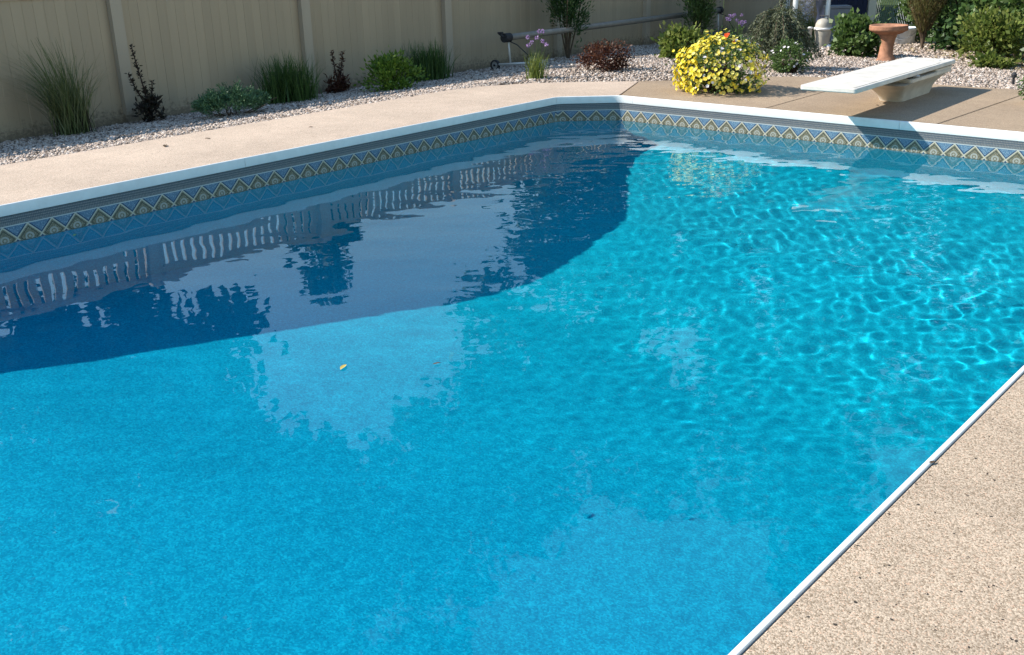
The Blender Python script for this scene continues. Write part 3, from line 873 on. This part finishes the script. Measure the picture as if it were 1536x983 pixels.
def flower_mound(loc, label, r, zc, spec, nleaf, pot_r, pot_h, potmat):
    o = plant('flower_pot', loc, label, 'flower pot', 'pots of trumpet flowers')
    p, q = blob_points(nleaf, (0, 0, zc), np.array(r)*1.0, 40, .2, .6, -.8); ok = p[:, 2] > .01; p, q = p[ok], q[ok]
    part(o, 'foliage', quick_mesh('foliage', leaf_cards(p, q+rng.normal(0, .7, q.shape), rng.uniform(.02, .045, len(p)), rng.uniform(.012, .022, len(p))), 4, M['leaf_mid']), kind='stuff')
    for nm, mat, n, fn, size in spec:
        size *= .84; n = int(n*.84)
        d = rng.normal(size=(n*6, 3)); d /= np.linalg.norm(d, axis=1, keepdims=True)
        d = d[d[:, 2] > -.75]; d = d[fn(d)][:n]
        lump = 1 + .13*np.sin(d[:, 0]*4.3+1)*np.sin(d[:, 1]*5+d[:, 2]*3) + .07*np.sin(d[:, 0]*11)*np.sin(d[:, 2]*9+d[:, 1]*10) + rng.normal(0, .06, len(d)) + .12*np.clip(-d[:, 2], 0, 1)
        pos = np.array([0, 0, zc]) + d*np.array(r)*lump[:, None]; ok = pos[:, 2] > .02
        pos, d = pos[ok], d[ok]
        V_, F_ = trumpets(pos, d + rng.normal(0, .35, d.shape) + [0, -.15, .25], size*rng.uniform(.75, 1.15, len(pos)))
        part(o, nm, tri_mesh(nm, V_, F_, M[mat]), kind='stuff')
    pt = MB().lathe([(0, 0), (pot_r*.75, 0), (pot_r, pot_h), (pot_r*1.08, pot_h), (pot_r*1.08, pot_h+.03), (pot_r*.95, pot_h+.03), (0, pot_h)], 20)
    part(o, 'pot', pt.mesh('pot', M[potmat], True))
cam_left = np.array([-.75, -.6, .1])
flower_mound((-5.53, 9.50, -.004), 'big mound of yellow trumpet flowers spilling onto the deck', (.44, .42, .345), .20,
    [('yellow_flowers', 'petal_yellow', 760, lambda d: (d @ np.array([-.9, -.15, .1])) > rng.uniform(.1, .7, len(d)), .026),
     ('pale_yellow_flowers', 'petal_pale', 760, lambda d: (d @ np.array([-.9, -.15, .1])) < rng.uniform(.2, .9, len(d)), .025),
     ('white_flowers', 'petal_white', 45, lambda d: (d[:, 0] > -.3), .022),
     ('red_flowers', 'petal_red', 16, lambda d: (d[:, 2] > .86) & (d[:, 0] > -.1) & (d[:, 1] > -.4), .030)],
    5200, .17, .20, 'dark_twig')
flower_mound((-5.72, 11.40, -.05), 'small dark bush with white flowers between the yellow mound and spruce', (.22, .22, .20), .17,
    [('white_flowers', 'petal_white', 34, lambda d: d[:, 2] > -.5, .019)], 2200, .10, .12, 'dark_twig')
flower_mound((-2.66, 10.22, -.004), 'pot of pale yellow and lilac flowers at the right frame edge', (.16, .16, .14), .18,
    [('pale_yellow_flowers', 'petal_pale', 60, lambda d: d[:, 2] > .0, .024), ('lilac_flowers', 'petal_white', 50, lambda d: d[:, 2] < .2, .022)], 700, .10, .16, 'terracotta')

# ---------------------------------------------------------------- broom-like vase shrub, hedge bushes, vine-grown fence
o = plant('vase_shrub', (-6.35, 17.2), 'brown green vase shaped shrub of fine twigs right of birdbath', 'shrub')
n = 5200; t = rng.uniform(.0, 1, n)**.8; a = rng.uniform(0, 6.283, n); rr = np.sqrt(rng.uniform(0, 1, n))*(.05+.30*np.minimum(1, t*1.8))
c = np.stack([np.cos(a)*rr, np.sin(a)*rr, .22+1.15*t], 1)
part(o, 'twigs', quick_mesh('twigs', leaf_cards(c, np.stack([np.cos(a)*.35, np.sin(a)*.35, np.ones(n)], 1)+rng.normal(0, .25, (n, 3)), rng.uniform(.07, .16, n), rng.uniform(.006, .012, n)), 4, M['broom']), kind='stuff')
st = MB()
for i in range(14):
    a = i*.45; st.tube([(0, 0, -.02), (math.cos(a)*.03, math.sin(a)*.03, .2), (math.cos(a)*.18, math.sin(a)*.18, .6)], [.014, .009, .004], 5)
part(o, 'stems', st.mesh('stems', M['bark']))
bush('yellow_green_bush', (-4.52, 14.75), 'yellow green leafy bush leaning over the gravel at the right', (.36, .34, .34), .32, 'leaf_yellowish', 3000, .075, 34, up=.4, aspect=.6, group='leafy bushes in the gravel')
bush('low_bush', (-4.35, 14.30), 'low pale green plant at the foot of the yellow green bush', (.20, .18, .12), .09, 'leaf_yellowish', 600, .07, 12, up=.5, aspect=.6, group='leafy bushes in the gravel')

# chain-link boundary fence
CL0, CL1 = Vector((-8.75, 20.9, 0)), Vector((-1.6, 12.6, 0))
cdir = (CL1-CL0).normalized(); clen = (CL1-CL0).length
cf = empty('chain_link_fence', (CL0.x, CL0.y, -.32)); tag(cf, 'galvanised chain link fence overgrown with vines along the right boundary', 'fence')
wires = MB(); H = 1.55; pitch = .09
cz = math.atan2(cdir.y, cdir.x)
def cl(s, z): return (cdir.x*s, cdir.y*s, z)
vv = []; ff = []
s = -H
while s < 4.2:
    for sg in (1, -1):
        a = (s, 0) if sg == 1 else (s+H, 0)
        b = (s+H, H) if sg == 1 else (s, H)
        (sa, za), (sb, zb) = a, b
        if sa > sb: (sa, za), (sb, zb) = (sb, zb), (sa, za)
        if sb <= 0: continue
        if sa < 0: za += (zb-za)*(-sa)/(sb-sa); sa = 0
        wires.tube([cl(sa, za), cl(sb, zb)], .0028, 3, cap=False)
    s += pitch*1.41
part(cf, 'mesh_wire', wires.mesh('mesh_wire', M['galv']), kind='stuff')
pst = MB().lathe([(0, -.2), (.03, -.2), (.03, 1.62), (.036, 1.62), (.036, 1.65), (0, 1.67)], 12).mesh('post', M['galv'], True)
for s in (0.05, 2.6, 5.2, 7.8): shared('post', pst, cf, cl(s, 0))
part(cf, 'top_rail', MB().tube([cl(0, H), cl(10.5, H)], .02, 8).mesh('top_rail', M['galv'], True))

def vine(s, off, r, zc, n, leaf, mat, label, k=34):
    q = CL0 + cdir*s + Vector((-cdir.y, cdir.x, 0))*off
    o = plant('vine_shrub', (q.x, q.y, -.32), label, 'shrub', 'shrubs along the boundary fence')
    p, qq = blob_points(n, (0, 0, zc), r, k, .26, .45, -.9)
    M3 = np.array(Matrix.Rotation(cz, 3, 'Z')); p = p @ M3.T
    p = p[p[:, 2] > .02]
    L = leaf*rng.uniform(.6, 1.3, len(p))
    d = rng.normal(0, .8, p.shape) + np.array([.2, -.6, -.1])
    part(o, 'foliage', quick_mesh('foliage', leaf_cards(p, d, L, L*.7), 4, M[mat]), kind='stuff')
    tops = [tuple(p[i]) for i in rng.integers(0, len(p), 8)]
    part(o, 'stems', stems((0, 0, -.1), tops, .02, .006, wob=.1).mesh('stems', M['bark']))
vine(1.3, .55, (.9, .35, .95), .95, 2600, .09, 'leaf_dark', 'dark vine mass behind the chain link beside the cream post')
vine(2.9, .10, (.95, .42, 1.05), .95, 3800, .095, 'leaf_mid', 'green vine covered stretch of fence behind the vase shaped shrub')
vine(4.6, .0, (1.0, .45, 1.05), .95, 4200, .10, 'leaf_dark', 'dark green leafy vine hedge behind the diving board')
vine(6.3, .05, (1.0, .5, 1.05), .98, 4200, .10, 'leaf_mid', 'tall green vine hedge above the yellow green bush')
vine(8.0, .0, (1.0, .5, 1.1), .98, 4000, .10, 'leaf_dark', 'dark green hedge mass at the right frame edge')
# dry litter under the hedge
n = 2600; tS = rng.uniform(2.2, 9.5, n); off = -np.abs(rng.normal(.35, .35, n))
c = np.stack([CL0.x+cdir.x*tS-cdir.y*off, CL0.y+cdir.y*tS+cdir.x*off], 1)
c3 = np.concatenate([c, (ground_z(c[:, 0], c[:, 1])+rng.uniform(.0, .03, n))[:, None]], 1)
dl_ = rng.normal(size=(n, 3)); dl_[:, 2] *= .25
lit = link('leaf_litter', quick_mesh('leaf_litter', leaf_cards(c3, dl_, rng.uniform(.03, .09, n), rng.uniform(.01, .03, n)), 4, M['straw']))
tag(lit, 'dry straw coloured litter under the vine hedge', 'litter', kind='stuff')

# ---------------------------------------------------------------- diving board on its moulded stand
BT, BA = .30, math.radians(1.4)
db = empty('diving_board', (-3.832, 9.5, -.004), BA)
tag(db, 'white diving board on a moulded beige stand over the far pool edge', 'diving board')
L0, L1, HW = -1.215, 1.245, .25
def rrect(x0, x1, y0, y1, r, n=5):
    pts = []
    for cx, cy, a0 in ((x1-r, y0+r, -90), (x1-r, y1-r, 0), (x0+r, y1-r, 90), (x0+r, y0+r, 180)):
        for k in range(n+1):
            a = math.radians(a0+90*k/n); pts.append((cx+r*math.cos(a), cy+r*math.sin(a)))
    return pts
def extr(mb, poly, z0, z1, poly2=None):
    n = len(poly); p2 = poly2 or poly
    mb.add([(x, y, z0) for x, y in poly]+[(x, y, z1) for x, y in p2], [tuple(range(n))[::-1], tuple(range(n, 2*n))]+[(i, (i+1)%n, (i+1)%n+n, i+n) for i in range(n)])
    return mb
plank = extr(MB(), rrect(-HW, HW, L0, L1, .03), BT-.040, BT)
part(db, 'plank', plank.mesh('plank', M['board'])).modifiers.new('b', 'BEVEL').width = .006
tread = extr(MB(), rrect(-HW+.035, HW-.035, L0+.05, L1-.35, .02), BT+.0005, BT+.0035)
part(db, 'tread', tread.mesh('tread', M['board']))
for dy in (1.05, 1.16):
    for dx in (-.14, .14):
        bt = MB().lathe([(0, BT+.012), (.012, BT+.012), (.014, BT+.008), (.022, BT+.006), (.022, BT-.001)], 10, (dx, dy, 0))
        part(db, 'bolt', bt.mesh('bolt', M['white_paint']))
part(db, 'fulcrum_bar', MB().tube([(-.27, .19, BT-.048), (.27, .19, BT-.048)], .010, 10).mesh('fulcrum_bar', M['galv'], True))
# stand: narrow rounded foot flaring to a deck-wide saddle
stn = MB()
lv = [(0, .115, .22, 1.02), (.02, .12, .21, 1.03), (.08, .135, .14, 1.06), (.13, .165, .06, 1.10), (.165, .205, -.04, 1.13), (.19, .225, -.12, 1.15)]
rings = [(z, rrect(-w, w, a, b, min(.09, w*.6))) for z, w, a, b in lv]
n = len(rings[0][1]); V_ = [(x, y, z) for z, rg in rings for x, y in rg]
F_ = []
for i in range(len(rings)-1):
    for k in range(n): F_.append((i*n+k, i*n+(k+1)%n, (i+1)*n+(k+1)%n, (i+1)*n+k))
F_.append(tuple(range(n))[::-1]); F_.append(tuple(range((len(rings)-1)*n, len(rings)*n)))
stn.add(V_, F_)
so = part(db, 'stand', stn.mesh('stand', M['stand'], True)); so.modifiers.new('e', 'EDGE_SPLIT').split_angle = math.radians(55)
sad = extr(MB(), rrect(-.235, .235, .12, 1.2, .04), .1905, .228)
part(db, 'saddle', sad.mesh('saddle', M['stand'])).modifiers.new('b', 'BEVEL').width = .006
part(db, 'clamp_plate', extr(MB(), rrect(-.23, .23, .78, 1.22, .03), .2285, .2495).mesh('clamp_plate', M['stand']))
part(db, 'spring_pad', extr(MB(), rrect(-.2, .2, .14, .24, .02), .2285, .2495).mesh('spring_pad', M['rubber']))

# ---------------------------------------------------------------- solar cover reel
r0, r1 = Vector((-9.72, 10.93, .255)), Vector((-9.98, 17.0, .24))
rl_o = empty('cover_reel', (r0.x, r0.y, -.19)); tag(rl_o, 'pool cover reel with long metal tube standing along the fence', 'cover reel')
off = Vector((r0.x, r0.y, -.19))
def rp(p): return tuple(Vector(p)-off)
part(rl_o, 'tube', MB().tube([rp(r0), rp(r1)], .043, 14).mesh('tube', M['reel_tube'], True))
axd = (r1-r0).normalized(); side = Vector((axd.y, -axd.x, 0))
hub = MB().tube([rp(r0-axd*.07), rp(r0+axd*.06)], .062, 12); part(rl_o, 'hub', hub.mesh('hub', M['rubber']))
hd = MB().tube([rp(r0-axd*.07+Vector((0,0,.01))), rp(r0-axd*.09+Vector((-.05,-.03,.07))), rp(r0-axd*.10+Vector((.05,-.05,.075)))], .018, 6); part(rl_o, 'crank', hd.mesh('crank', M['rubber']))
def reel_stand(c, wheels):
    gz = float(ground_z(c.x, c.y))
    part(rl_o, 'upright', MB().tube([rp((c.x, c.y, c.z)), rp((c.x+.02, c.y+.02, gz+.09))], .014, 8).mesh('upright', M['alu_light'], True))
    a = c + side*(-.26); b = c + side*.42
    part(rl_o, 'foot_bar', MB().tube([rp((a.x, a.y, float(ground_z(a.x, a.y))+.08)), rp((b.x, b.y, float(ground_z(b.x, b.y))+.08))], .016, 8).mesh('foot_bar', M['alu_light'], True))
    part(rl_o, 'brace', MB().tube([rp((c.x, c.y, c.z-.04)), rp((c.x+side.x*.16, c.y+side.y*.16, c.z-.09)), rp((b.x, b.y, float(ground_z(b.x, b.y))+.13))], .007, 6).mesh('brace', M['rubber'], True))
    for s_, r_ in wheels:
        q = c + side*s_; z = float(ground_z(q.x, q.y))+r_
        tv = []
        ty = MB()
        ring = [(q.x+0, q.y+0, z)]
        prof_ = [(r_*.72, -.022), (r_*.95, -.024), (r_, -.012), (r_, .012), (r_*.95, .024), (r_*.72, .022), (r_*.72, -.022)]
        sg = 20; V_ = []; F_ = []
        for (rad, d) in prof_:
            for k in range(sg):
                an = 2*math.pi*k/sg; V_.append(rp(Vector((q.x, q.y, z)) + side*(rad*math.cos(an)) + Vector((0, 0, rad*math.sin(an))) + axd*d))
        for i in range(len(prof_)-1):
            for k in range(sg): F_.append((i*sg+k, i*sg+(k+1)%sg, (i+1)*sg+(k+1)%sg, (i+1)*sg+k))
        w_ = part(rl_o, 'wheel', MB().add(V_, F_).mesh('wheel', M['rubber'], True))
        rim = MB().tube([rp(Vector((q.x, q.y, z))-axd*.012), rp(Vector((q.x, q.y, z))+axd*.012)], r_*.70, 16)
        part(w_, 'rim', rim.mesh('rim', M['alu']))
        part(w_, 'axle_cap', MB().tube([rp(Vector((q.x, q.y, z))-axd*.03), rp(Vector((q.x, q.y, z))+axd*.03)], r_*.2, 10).mesh('axle_cap', M['rubber']))
reel_stand(r0 + axd*.02, ((-.24, .075), (.42, .10)))
reel_stand(r1 - axd*.05, ((-.18, .075), (.30, .10)))
part(rl_o, 'end_cap', MB().tube([rp(r1-axd*.02), rp(r1+axd*.06)], .06, 12).mesh('end_cap', M['rubber']))

# blue rolled tarp by the far end of the reel
o = empty('blue_tub', (-9.55, 16.35, -.33)); tag(o, 'dark blue round tub behind the yellow flower mound', 'tub')
part(o, 'body', MB().lathe([(0, 0), (.20, 0), (.24, .20), (.255, .20), (.255, .235), (.23, .235), (.19, .03), (0, .03)], 24).mesh('body', M['tarp'], True))

# ---------------------------------------------------------------- birdbath, bucket, pool plumbing
bb = empty('birdbath', (-5.90, 14.66, -.235)); bb.scale = (1, 1, .93); tag(bb, 'terracotta birdbath with a wide bowl on a carved pedestal', 'birdbath')
ped = MB(); pr = [(0, 0), (.125, 0), (.13, .03), (.105, .06), (.088, .12), (.08, .22), (.078, .30), (.09, .36), (.115, .40), (.12, .415), (0, .415)]
seg = 28; V_ = []; F_ = []
for i, (r_, z) in enumerate(pr):
    for k in range(seg):
        a = 2*math.pi*k/seg; q = r_*1.08*(1+(.15*math.sin(3*a+z*22) if .05 < z < .37 else 0)); V_.append((q*math.cos(a), q*math.sin(a), z))
for i in range(len(pr)-1):
    for k in range(seg): F_.append((i*seg+k, i*seg+(k+1)%seg, (i+1)*seg+(k+1)%seg, (i+1)*seg+k))
part(bb, 'pedestal', ped.add(V_, F_).mesh('pedestal', M['terracotta'], True))
part(bb, 'bowl', MB().lathe([(0, .405), (.12, .41), (.19, .435), (.235, .465), (.255, .47), (.262, .50), (.258, .525), (.262, .54), (.25, .55), (.235, .54), (.19, .50), (.1, .475), (0, .47)], 36).mesh('bowl', M['terracotta'], True))

bk = empty('bucket', (-6.95, 18.0, -.33)); tag(bk, 'white plastic bucket standing behind the birdbath pedestal', 'bucket')
part(bk, 'body', MB().lathe([(0, 0), (.15, 0), (.18, .27), (.195, .27), (.195, .30), (.175, .30), (.145, .01), (0, .01)], 24).mesh('body', M['bucket'], True))
hp = [(.19*math.cos(a), .02, .27-.16*math.sin(a)) for a in np.linspace(0, math.pi, 12)]
part(bk, 'handle', MB().tube([(x, y-.19*math.sin(max(0, min(math.pi, i*math.pi/11))), z) for i, (x, y, z) in enumerate(hp)], .004, 5).mesh('handle', M['galv']))

ft = empty('pool_filter', (-7.92, 16.90, -.33)); tag(ft, 'beige pool filter tank with clamp band under white pipes', 'filter')
part(ft, 'tank', MB().lathe([(0, 0), (.10, 0), (.115, .03), (.12, .18), (.135, .26), (.135, .31)], 22).mesh('tank', M['filter'], True))
part(ft, 'clamp_band', MB().lathe([(.135, .305), (.15, .305), (.152, .345), (.135, .345)], 22).mesh('clamp_band', M['white_stone'], True))
part(ft, 'lid', MB().lathe([(.135, .34), (.13, .40), (.10, .46), (.05, .485), (0, .49)], 22).mesh('lid', M['filter'], True))
part(ft, 'handle', MB().tube([(.06, 0, .46), (.07, .0, .53), (-.07, 0, .53), (-.06, 0, .46)], .012, 6).mesh('handle', M['rubber']))

pv = empty('pipe_rack', (-8.2, 17.3, -.33)); tag(pv, 'white plastic pipe frame standing behind the pool filter', 'pipes')
def pipe(a, b, r=.035): part(pv, 'pipe', MB().tube([a, b], r, 10).mesh('pipe', M['white_paint'], True))
Rv = Vector((.752, .659, 0)).normalized()
def al(s, z, d=0): return (Rv.x*s, Rv.y*s, z)
pipe(al(-.42, .80), al(.46, .80), .045); pipe(al(.14, 0), al(.14, 1.05), .04); pipe(al(-.42, 0), al(-.42, 1.15), .045); pipe(al(.43, .8), al(.43, 1.0), .04); pipe(al(.02, .88), al(.46, .88), .03)
pp_ = empty('white_stake', (-8.07, 16.72, -.33)); tag(pp_, 'short white pipe stake standing left of the pool filter', 'stake')
part(pp_, 'pipe', MB().lathe([(0, -.05), (.036, -.05), (.036, .33), (.042, .33), (.042, .36), (0, .365)], 12).mesh('pipe', M['white_paint'], True))
part(pp_, 'collar', MB().lathe([(.037, .19), (.044, .19), (.044, .22), (.037, .22)], 12).mesh('collar', M['white_paint'], True))
STONE_WHERE = ['leftmost low', 'largest front', 'middle right', 'rightmost', 'rear half hidden']
for k, (dx, dy, s_) in enumerate([(-.12, -.02, .06), (-.02, .0, .075), (.09, .06, .065), (.17, .14, .06), (.02, .1, .06)]):
    v_ = ICV*(1+rng.uniform(-.12, .12, (nV, 1)))*np.array([1.2, .9, .7])*s_
    so = link('white_stone', tri_mesh('white_stone', v_, ICF, M['white_stone'], True)); so.location = (-7.80+dx, 16.90+dy, -.30)
    tag(so, STONE_WHERE[k] + ' white stone in the cluster at the foot of the pool filter', 'stone', 'white stones by the filter')
rk = empty('landscape_rock', (-8.90, 18.0, -.33)); tag(rk, 'tan rough landscape rock behind the white pipe frame', 'rock')
ib = bmesh.new(); bmesh.ops.create_icosphere(ib, subdivisions=3, radius=1)
for v_ in ib.verts:
    p_ = v_.co; k = 1+.16*math.sin(p_.x*5+1)*math.sin(p_.y*4+p_.z*5)+.08*math.sin(p_.z*11+p_.x*9); v_.co = Vector((p_.x*.30*k, p_.y*.26*k, p_.z*.42*k+.34))
me = bpy.data.meshes.new('stone'); ib.to_mesh(me); ib.free(); me.materials.append(M['tan_rock']); part(rk, 'stone', me)
o = plant('spike_flower', (-8.55, 17.55), 'pale lilac flower spike in front of the tan rock', 'flower plant')
pts = np.stack([rng.normal(0, .05, 420), rng.normal(0, .05, 420), rng.uniform(.35, 1.05, 420)], 1)
part(o, 'flowers', quick_mesh('flowers', leaf_cards(pts, rng.normal(size=pts.shape), np.full(420, .04), np.full(420, .025)), 4, M['petal_white']), kind='stuff')
V_, F_ = blades(160, .6, .12, .014); part(o, 'leaves', tri_mesh('leaves', V_, F_, M['leaf_mid']), kind='stuff')
bush('fern_bush', (-8.75, 17.15), 'dark fern like plant at the foot of the white pipe frame', (.26, .26, .16), .15, 'leaf_dark', 700, .08, 14)

# shed with cream corner post; shade on its wall is put into the colour
sh = empty('garden_shed', (-8.35, 19.6, -.46)); tag(sh, 'dark navy shed wall with a cream corner post behind the leafy bush', 'shed')
sdir = Vector((.752, .659, 0)); 
def sbox(name, s0, s1, d0, d1, z0, z1, mat):
    nd = Vector((-sdir.y, sdir.x, 0))
    P8 = []
    for z in (z0, z1):
        for (s_, d_) in ((s0, d0), (s1, d0), (s1, d1), (s0, d1)): q = sdir*s_+nd*d_; P8.append((q.x, q.y, z))
    part(sh, name, MB().add(P8, [(0,3,2,1),(4,5,6,7),(0,1,5,4),(1,2,6,5),(2,3,7,6),(3,0,4,7)]).mesh(name, M[mat]))
nb = 8
for k in range(nb): sbox('plank', -.72+k*.0901, -.72+(k+1)*.0901-.004, -.02, .0, 0, 2.2, 'navy')
sbox('wall', -.72, .0, .0, .9, 0, 2.2, 'navy')
sbox('corner_post', .02, .16, -.06, .10, 0, 2.3, 'cream_paint')
sbox('roof', -.85, .25, -.2, 1.1, 2.3, 2.36, 'roof')
gb = empty('utility_box', (-8.45, 18.55, -.40)); tag(gb, 'grey utility box half hidden behind the white pipe', 'box')
part(gb, 'body', MB().box(-.2,.2,-.15,.15,0,.62, rot=math.radians(41)).mesh('body', M['grey_box'])).modifiers.new('b', 'BEVEL').width = .012
part(gb, 'lid', MB().box(-.21,.21,-.16,.16,.621,.66, rot=math.radians(41)).mesh('lid', M['grey_box']))
ss = empty('garden_stake', (-3.34, 11.75, -.07)); tag(ss, 'short dark garden light stake at the right gravel edge', 'stake')
part(ss, 'shaft', MB().lathe([(0, -.05), (.012, -.05), (.014, .10), (0, .10)], 8).mesh('shaft', M['rubber']))
part(ss, 'cap', MB().lathe([(0, .10), (.028, .10), (.03, .13), (.012, .155), (0, .155)], 10).mesh('cap', M['rubber']))

# ---------------------------------------------------------------- leaves and litter on deck and water
def leaf_thing(loc, size, mat, label, rz, name='fallen_leaf', group=None):
    n = 9; mb = MB(); V_ = [(0, -1, 0)]; 
    for k in range(1, n-1):
        t = k/(n-1); w = .36*math.sin(math.pi*t**.8); V_ += [(-w, -1+2*t, .10*math.sin(t*3)+.10), (0, -1+2*t, .08*math.sin(t*3)), (w, -1+2*t, .10*math.sin(t*3)+.12)]
    V_.append((0, 1, 0)); F_ = [(0, 2, 1), (0, 3, 2)]
    for k in range(n-3):
        a = 1+3*k; F_ += [(a, a+1, a+4, a+3), (a+1, a+2, a+5, a+4)]
    a = 1+3*(n-3); F_ += [(a, a+1, a+3), (a+1, a+2, a+3)]
    mb.add(np.array(V_)*size, F_)
    o = mb.build(name, M[mat], smooth=True); o.location = loc; o.rotation_euler = (0, 0, rz)
    tag(o, label, 'leaf', group); return o
leaf_thing((-3.348, 2.627, WZ+.003), .030, 'yellow_leaf', 'pale yellow leaf floating in the shallow water', .4)
leaf_thing((-3.049, 2.91, WZ+.003), .020, 'dead_leaf', 'dark leaf floating right of the yellow leaf', -.5)
leaf_thing((-6.50, 2.99, WZ+.003), .030, 'green_leaf', 'small green leaf floating against the left pool wall', 1.1)
leaf_thing((-7.686, 4.41, -.002), .045, 'dead_leaf', 'curled brown leaf on the left deck near the gravel', .9)
leaf_thing((-7.687, 4.81, -.002), .028, 'dead_leaf', 'tiny brown leaf on the left deck beyond the larger one', 2.0)
leaf_thing((-7.40, 5.68, -.002), .025, 'dead_leaf', 'thin dry leaf mid way along the left deck', .2)
leaf_thing((-3.83, 9.43, -.002), .022, 'dead_leaf', 'small dark leaf on the deck under the diving board', .2)
leaf_thing((-.892, 2.88, .0), .016, 'dead_leaf', 'dark scrap of leaf caught against the right coping', -.3)

# ---------------------------------------------------------------- trees beyond the fences (they show in the water)
def tree(loc, label, clumps, trunk_top, leaf=.34, n=2600, mat='tree_leaf', tr=.22, fork=.62):
    o = empty('tree', loc); tag(o, label, 'tree', 'trees beyond the fences')
    tk = MB(); top = Vector(trunk_top); tk.tube([(0, 0, -.2), top*.35+Vector((.1, .1, 0)), top*.7, top], [tr, tr*.8, tr*.55, tr*.25], 9)
    for (c, r) in clumps: tk.tube([top*fork, (top*fork+Vector(c))/2+Vector((0, 0, .3)), Vector(c)], [tr*.4, tr*.28, tr*.1], 6)
    part(o, 'trunk', tk.mesh('trunk', M['bark'], True))
    cards = []
    tot = sum(r[0]*r[1]*r[2] for c, r in clumps)**.67
    for c, r in clumps:
        k = max(300, int(n*(r[0]*r[1]*r[2])**.67/sum((q[0]*q[1]*q[2])**.67 for _, q in clumps)))
        p, q = blob_points(k, c, r, 22, .22, .45, -1)
        L = leaf*rng.uniform(.6, 1.3, k)
        cards.append(leaf_cards(p, q + rng.normal(0, .8, q.shape) + [0, 0, -.2], L, L*.75))
    part(o, 'crown', quick_mesh('crown', np.concatenate(cards), 4, M[mat]), kind='stuff')
G = -.46
tree((-24, 9.5, G), 'large spreading tree beyond the left fence, dark in the water reflection', [((0, -4.5, 9.5), (2.6, 3.2, 3.4)), ((0, 0, 10.2), (2.8, 3.6, 4.0)), ((0, 3.6, 9.0), (2.2, 2.2, 2.8)), ((0, 4.2, 12.4), (2.4, 3.2, 2.4)), ((0, 7.0, 14.6), (2.0, 2.6, 1.5))], (0, 0, 9), .46, 15000)
tree((-24, 1.0, G), 'broad dark tree beyond the left fence nearest the viewer', [((0, -2, 9.5), (2.6, 3.4, 3.6)), ((0, 3.6, 10.3), (2.4, 3.4, 3.9)), ((0, 5.2, 8.0), (2.0, 2.0, 2.0))], (0, 0, 8), .46, 9000, 'tree_leaf_b')
tree((-24, 18.6, G), 'slim pointed tree beyond the left fence, mirrored as a dark column', [((0, 0, 4.4), (1.1, 1.5, 2.2)), ((0, 0, 6.3), (.9, 1.15, 1.5)), ((0, -.1, 7.7), (.5, .6, .7))], (0, 0, 6.5), .30, 4200)
tree((-24, 33.5, G), 'tall full tree beyond the far corner of the fence', [((0, -1, 4.6), (2.6, 3.2, 2.8)), ((0, -1.5, 8.5), (3, 4.0, 3.0)), ((0, -3.2, 12.2), (3, 4.2, 2.6)), ((0, -5.2, 14.8), (2.4, 3.6, 1.6)), ((1, 3, 10), (3, 4, 4)), ((0, 1, 17), (3, 5, 3)), ((0, 3, 21), (3, 4, 2.5))], (0, 0, 14), .46, 17000, 'tree_leaf_b')
tree((-15.5, 33.0, G), 'dense green tree straight beyond the garden shed', [((0, 0, 4.5), (3.6, 2.6, 3.2)), ((-1.5, 0, 9.0), (3.4, 2.6, 3.2)), ((1.8, 0, 9.5), (3.0, 2.6, 3.4)), ((0, 0, 13.5), (4.0, 2.6, 2.8)), ((-1, 0, 18), (3.6, 2.6, 2.8)), ((1.5, 0, 21), (2.6, 2.4, 2))], (0, 0, 15), .46, 15000)
tree((-8.0, 33.0, G), 'tall broad tree beyond the vine hedge', [((0, 0, 4.0), (3.6, 2.6, 3.0)), ((-1.5, 0, 8.5), (3.2, 2.6, 3.4)), ((1.8, 0, 9.0), (3.2, 2.6, 3.4)), ((0, 0, 13.2), (4.0, 2.6, 2.8)), ((1, 0, 17.5), (3.4, 2.6, 2.8))], (0, 0, 13), .46, 15000, 'tree_leaf_b')
tree((0.0, 31.0, G), 'leafy tree beyond the right end of the vine hedge', [((0, 0, 4.2), (3.8, 2.6, 3.2)), ((-1.5, 0, 9.0), (3.4, 2.6, 3.4)), ((2.0, 0, 8.5), (3.2, 2.6, 3.4)), ((0, 0, 13.5), (4.0, 2.6, 3)), ((-.5, 0, 17.5), (3, 2.6, 2.4))], (0, 0, 13), .46, 13000)
tree((-27, 9.6, G), 'very tall tree with a high spreading crown beyond the left fence', [((0, 2.2, 15.5), (3, 4, 2.4)), ((0, 5.7, 18.2), (3, 4, 2.6)), ((0, 9.7, 18.8), (3, 3.6, 2.6)), ((0, 13.7, 18.6), (3, 3.6, 2.4)), ((0, 18.2, 17.6), (3, 4.2, 2.6)), ((0, 22.2, 17.4), (3, 3.4, 2.6)), ((0, 5.2, 22.5), (3, 4.5, 2.5)), ((0, 12.2, 23.2), (3, 5, 2.5)), ((0, 19.2, 22.5), (3, 4.5, 2.5)), ((0, -0.8, 20), (3, 4, 3))], (0, 0, 18), .50, 26000, 'tree_leaf', .28, .97)
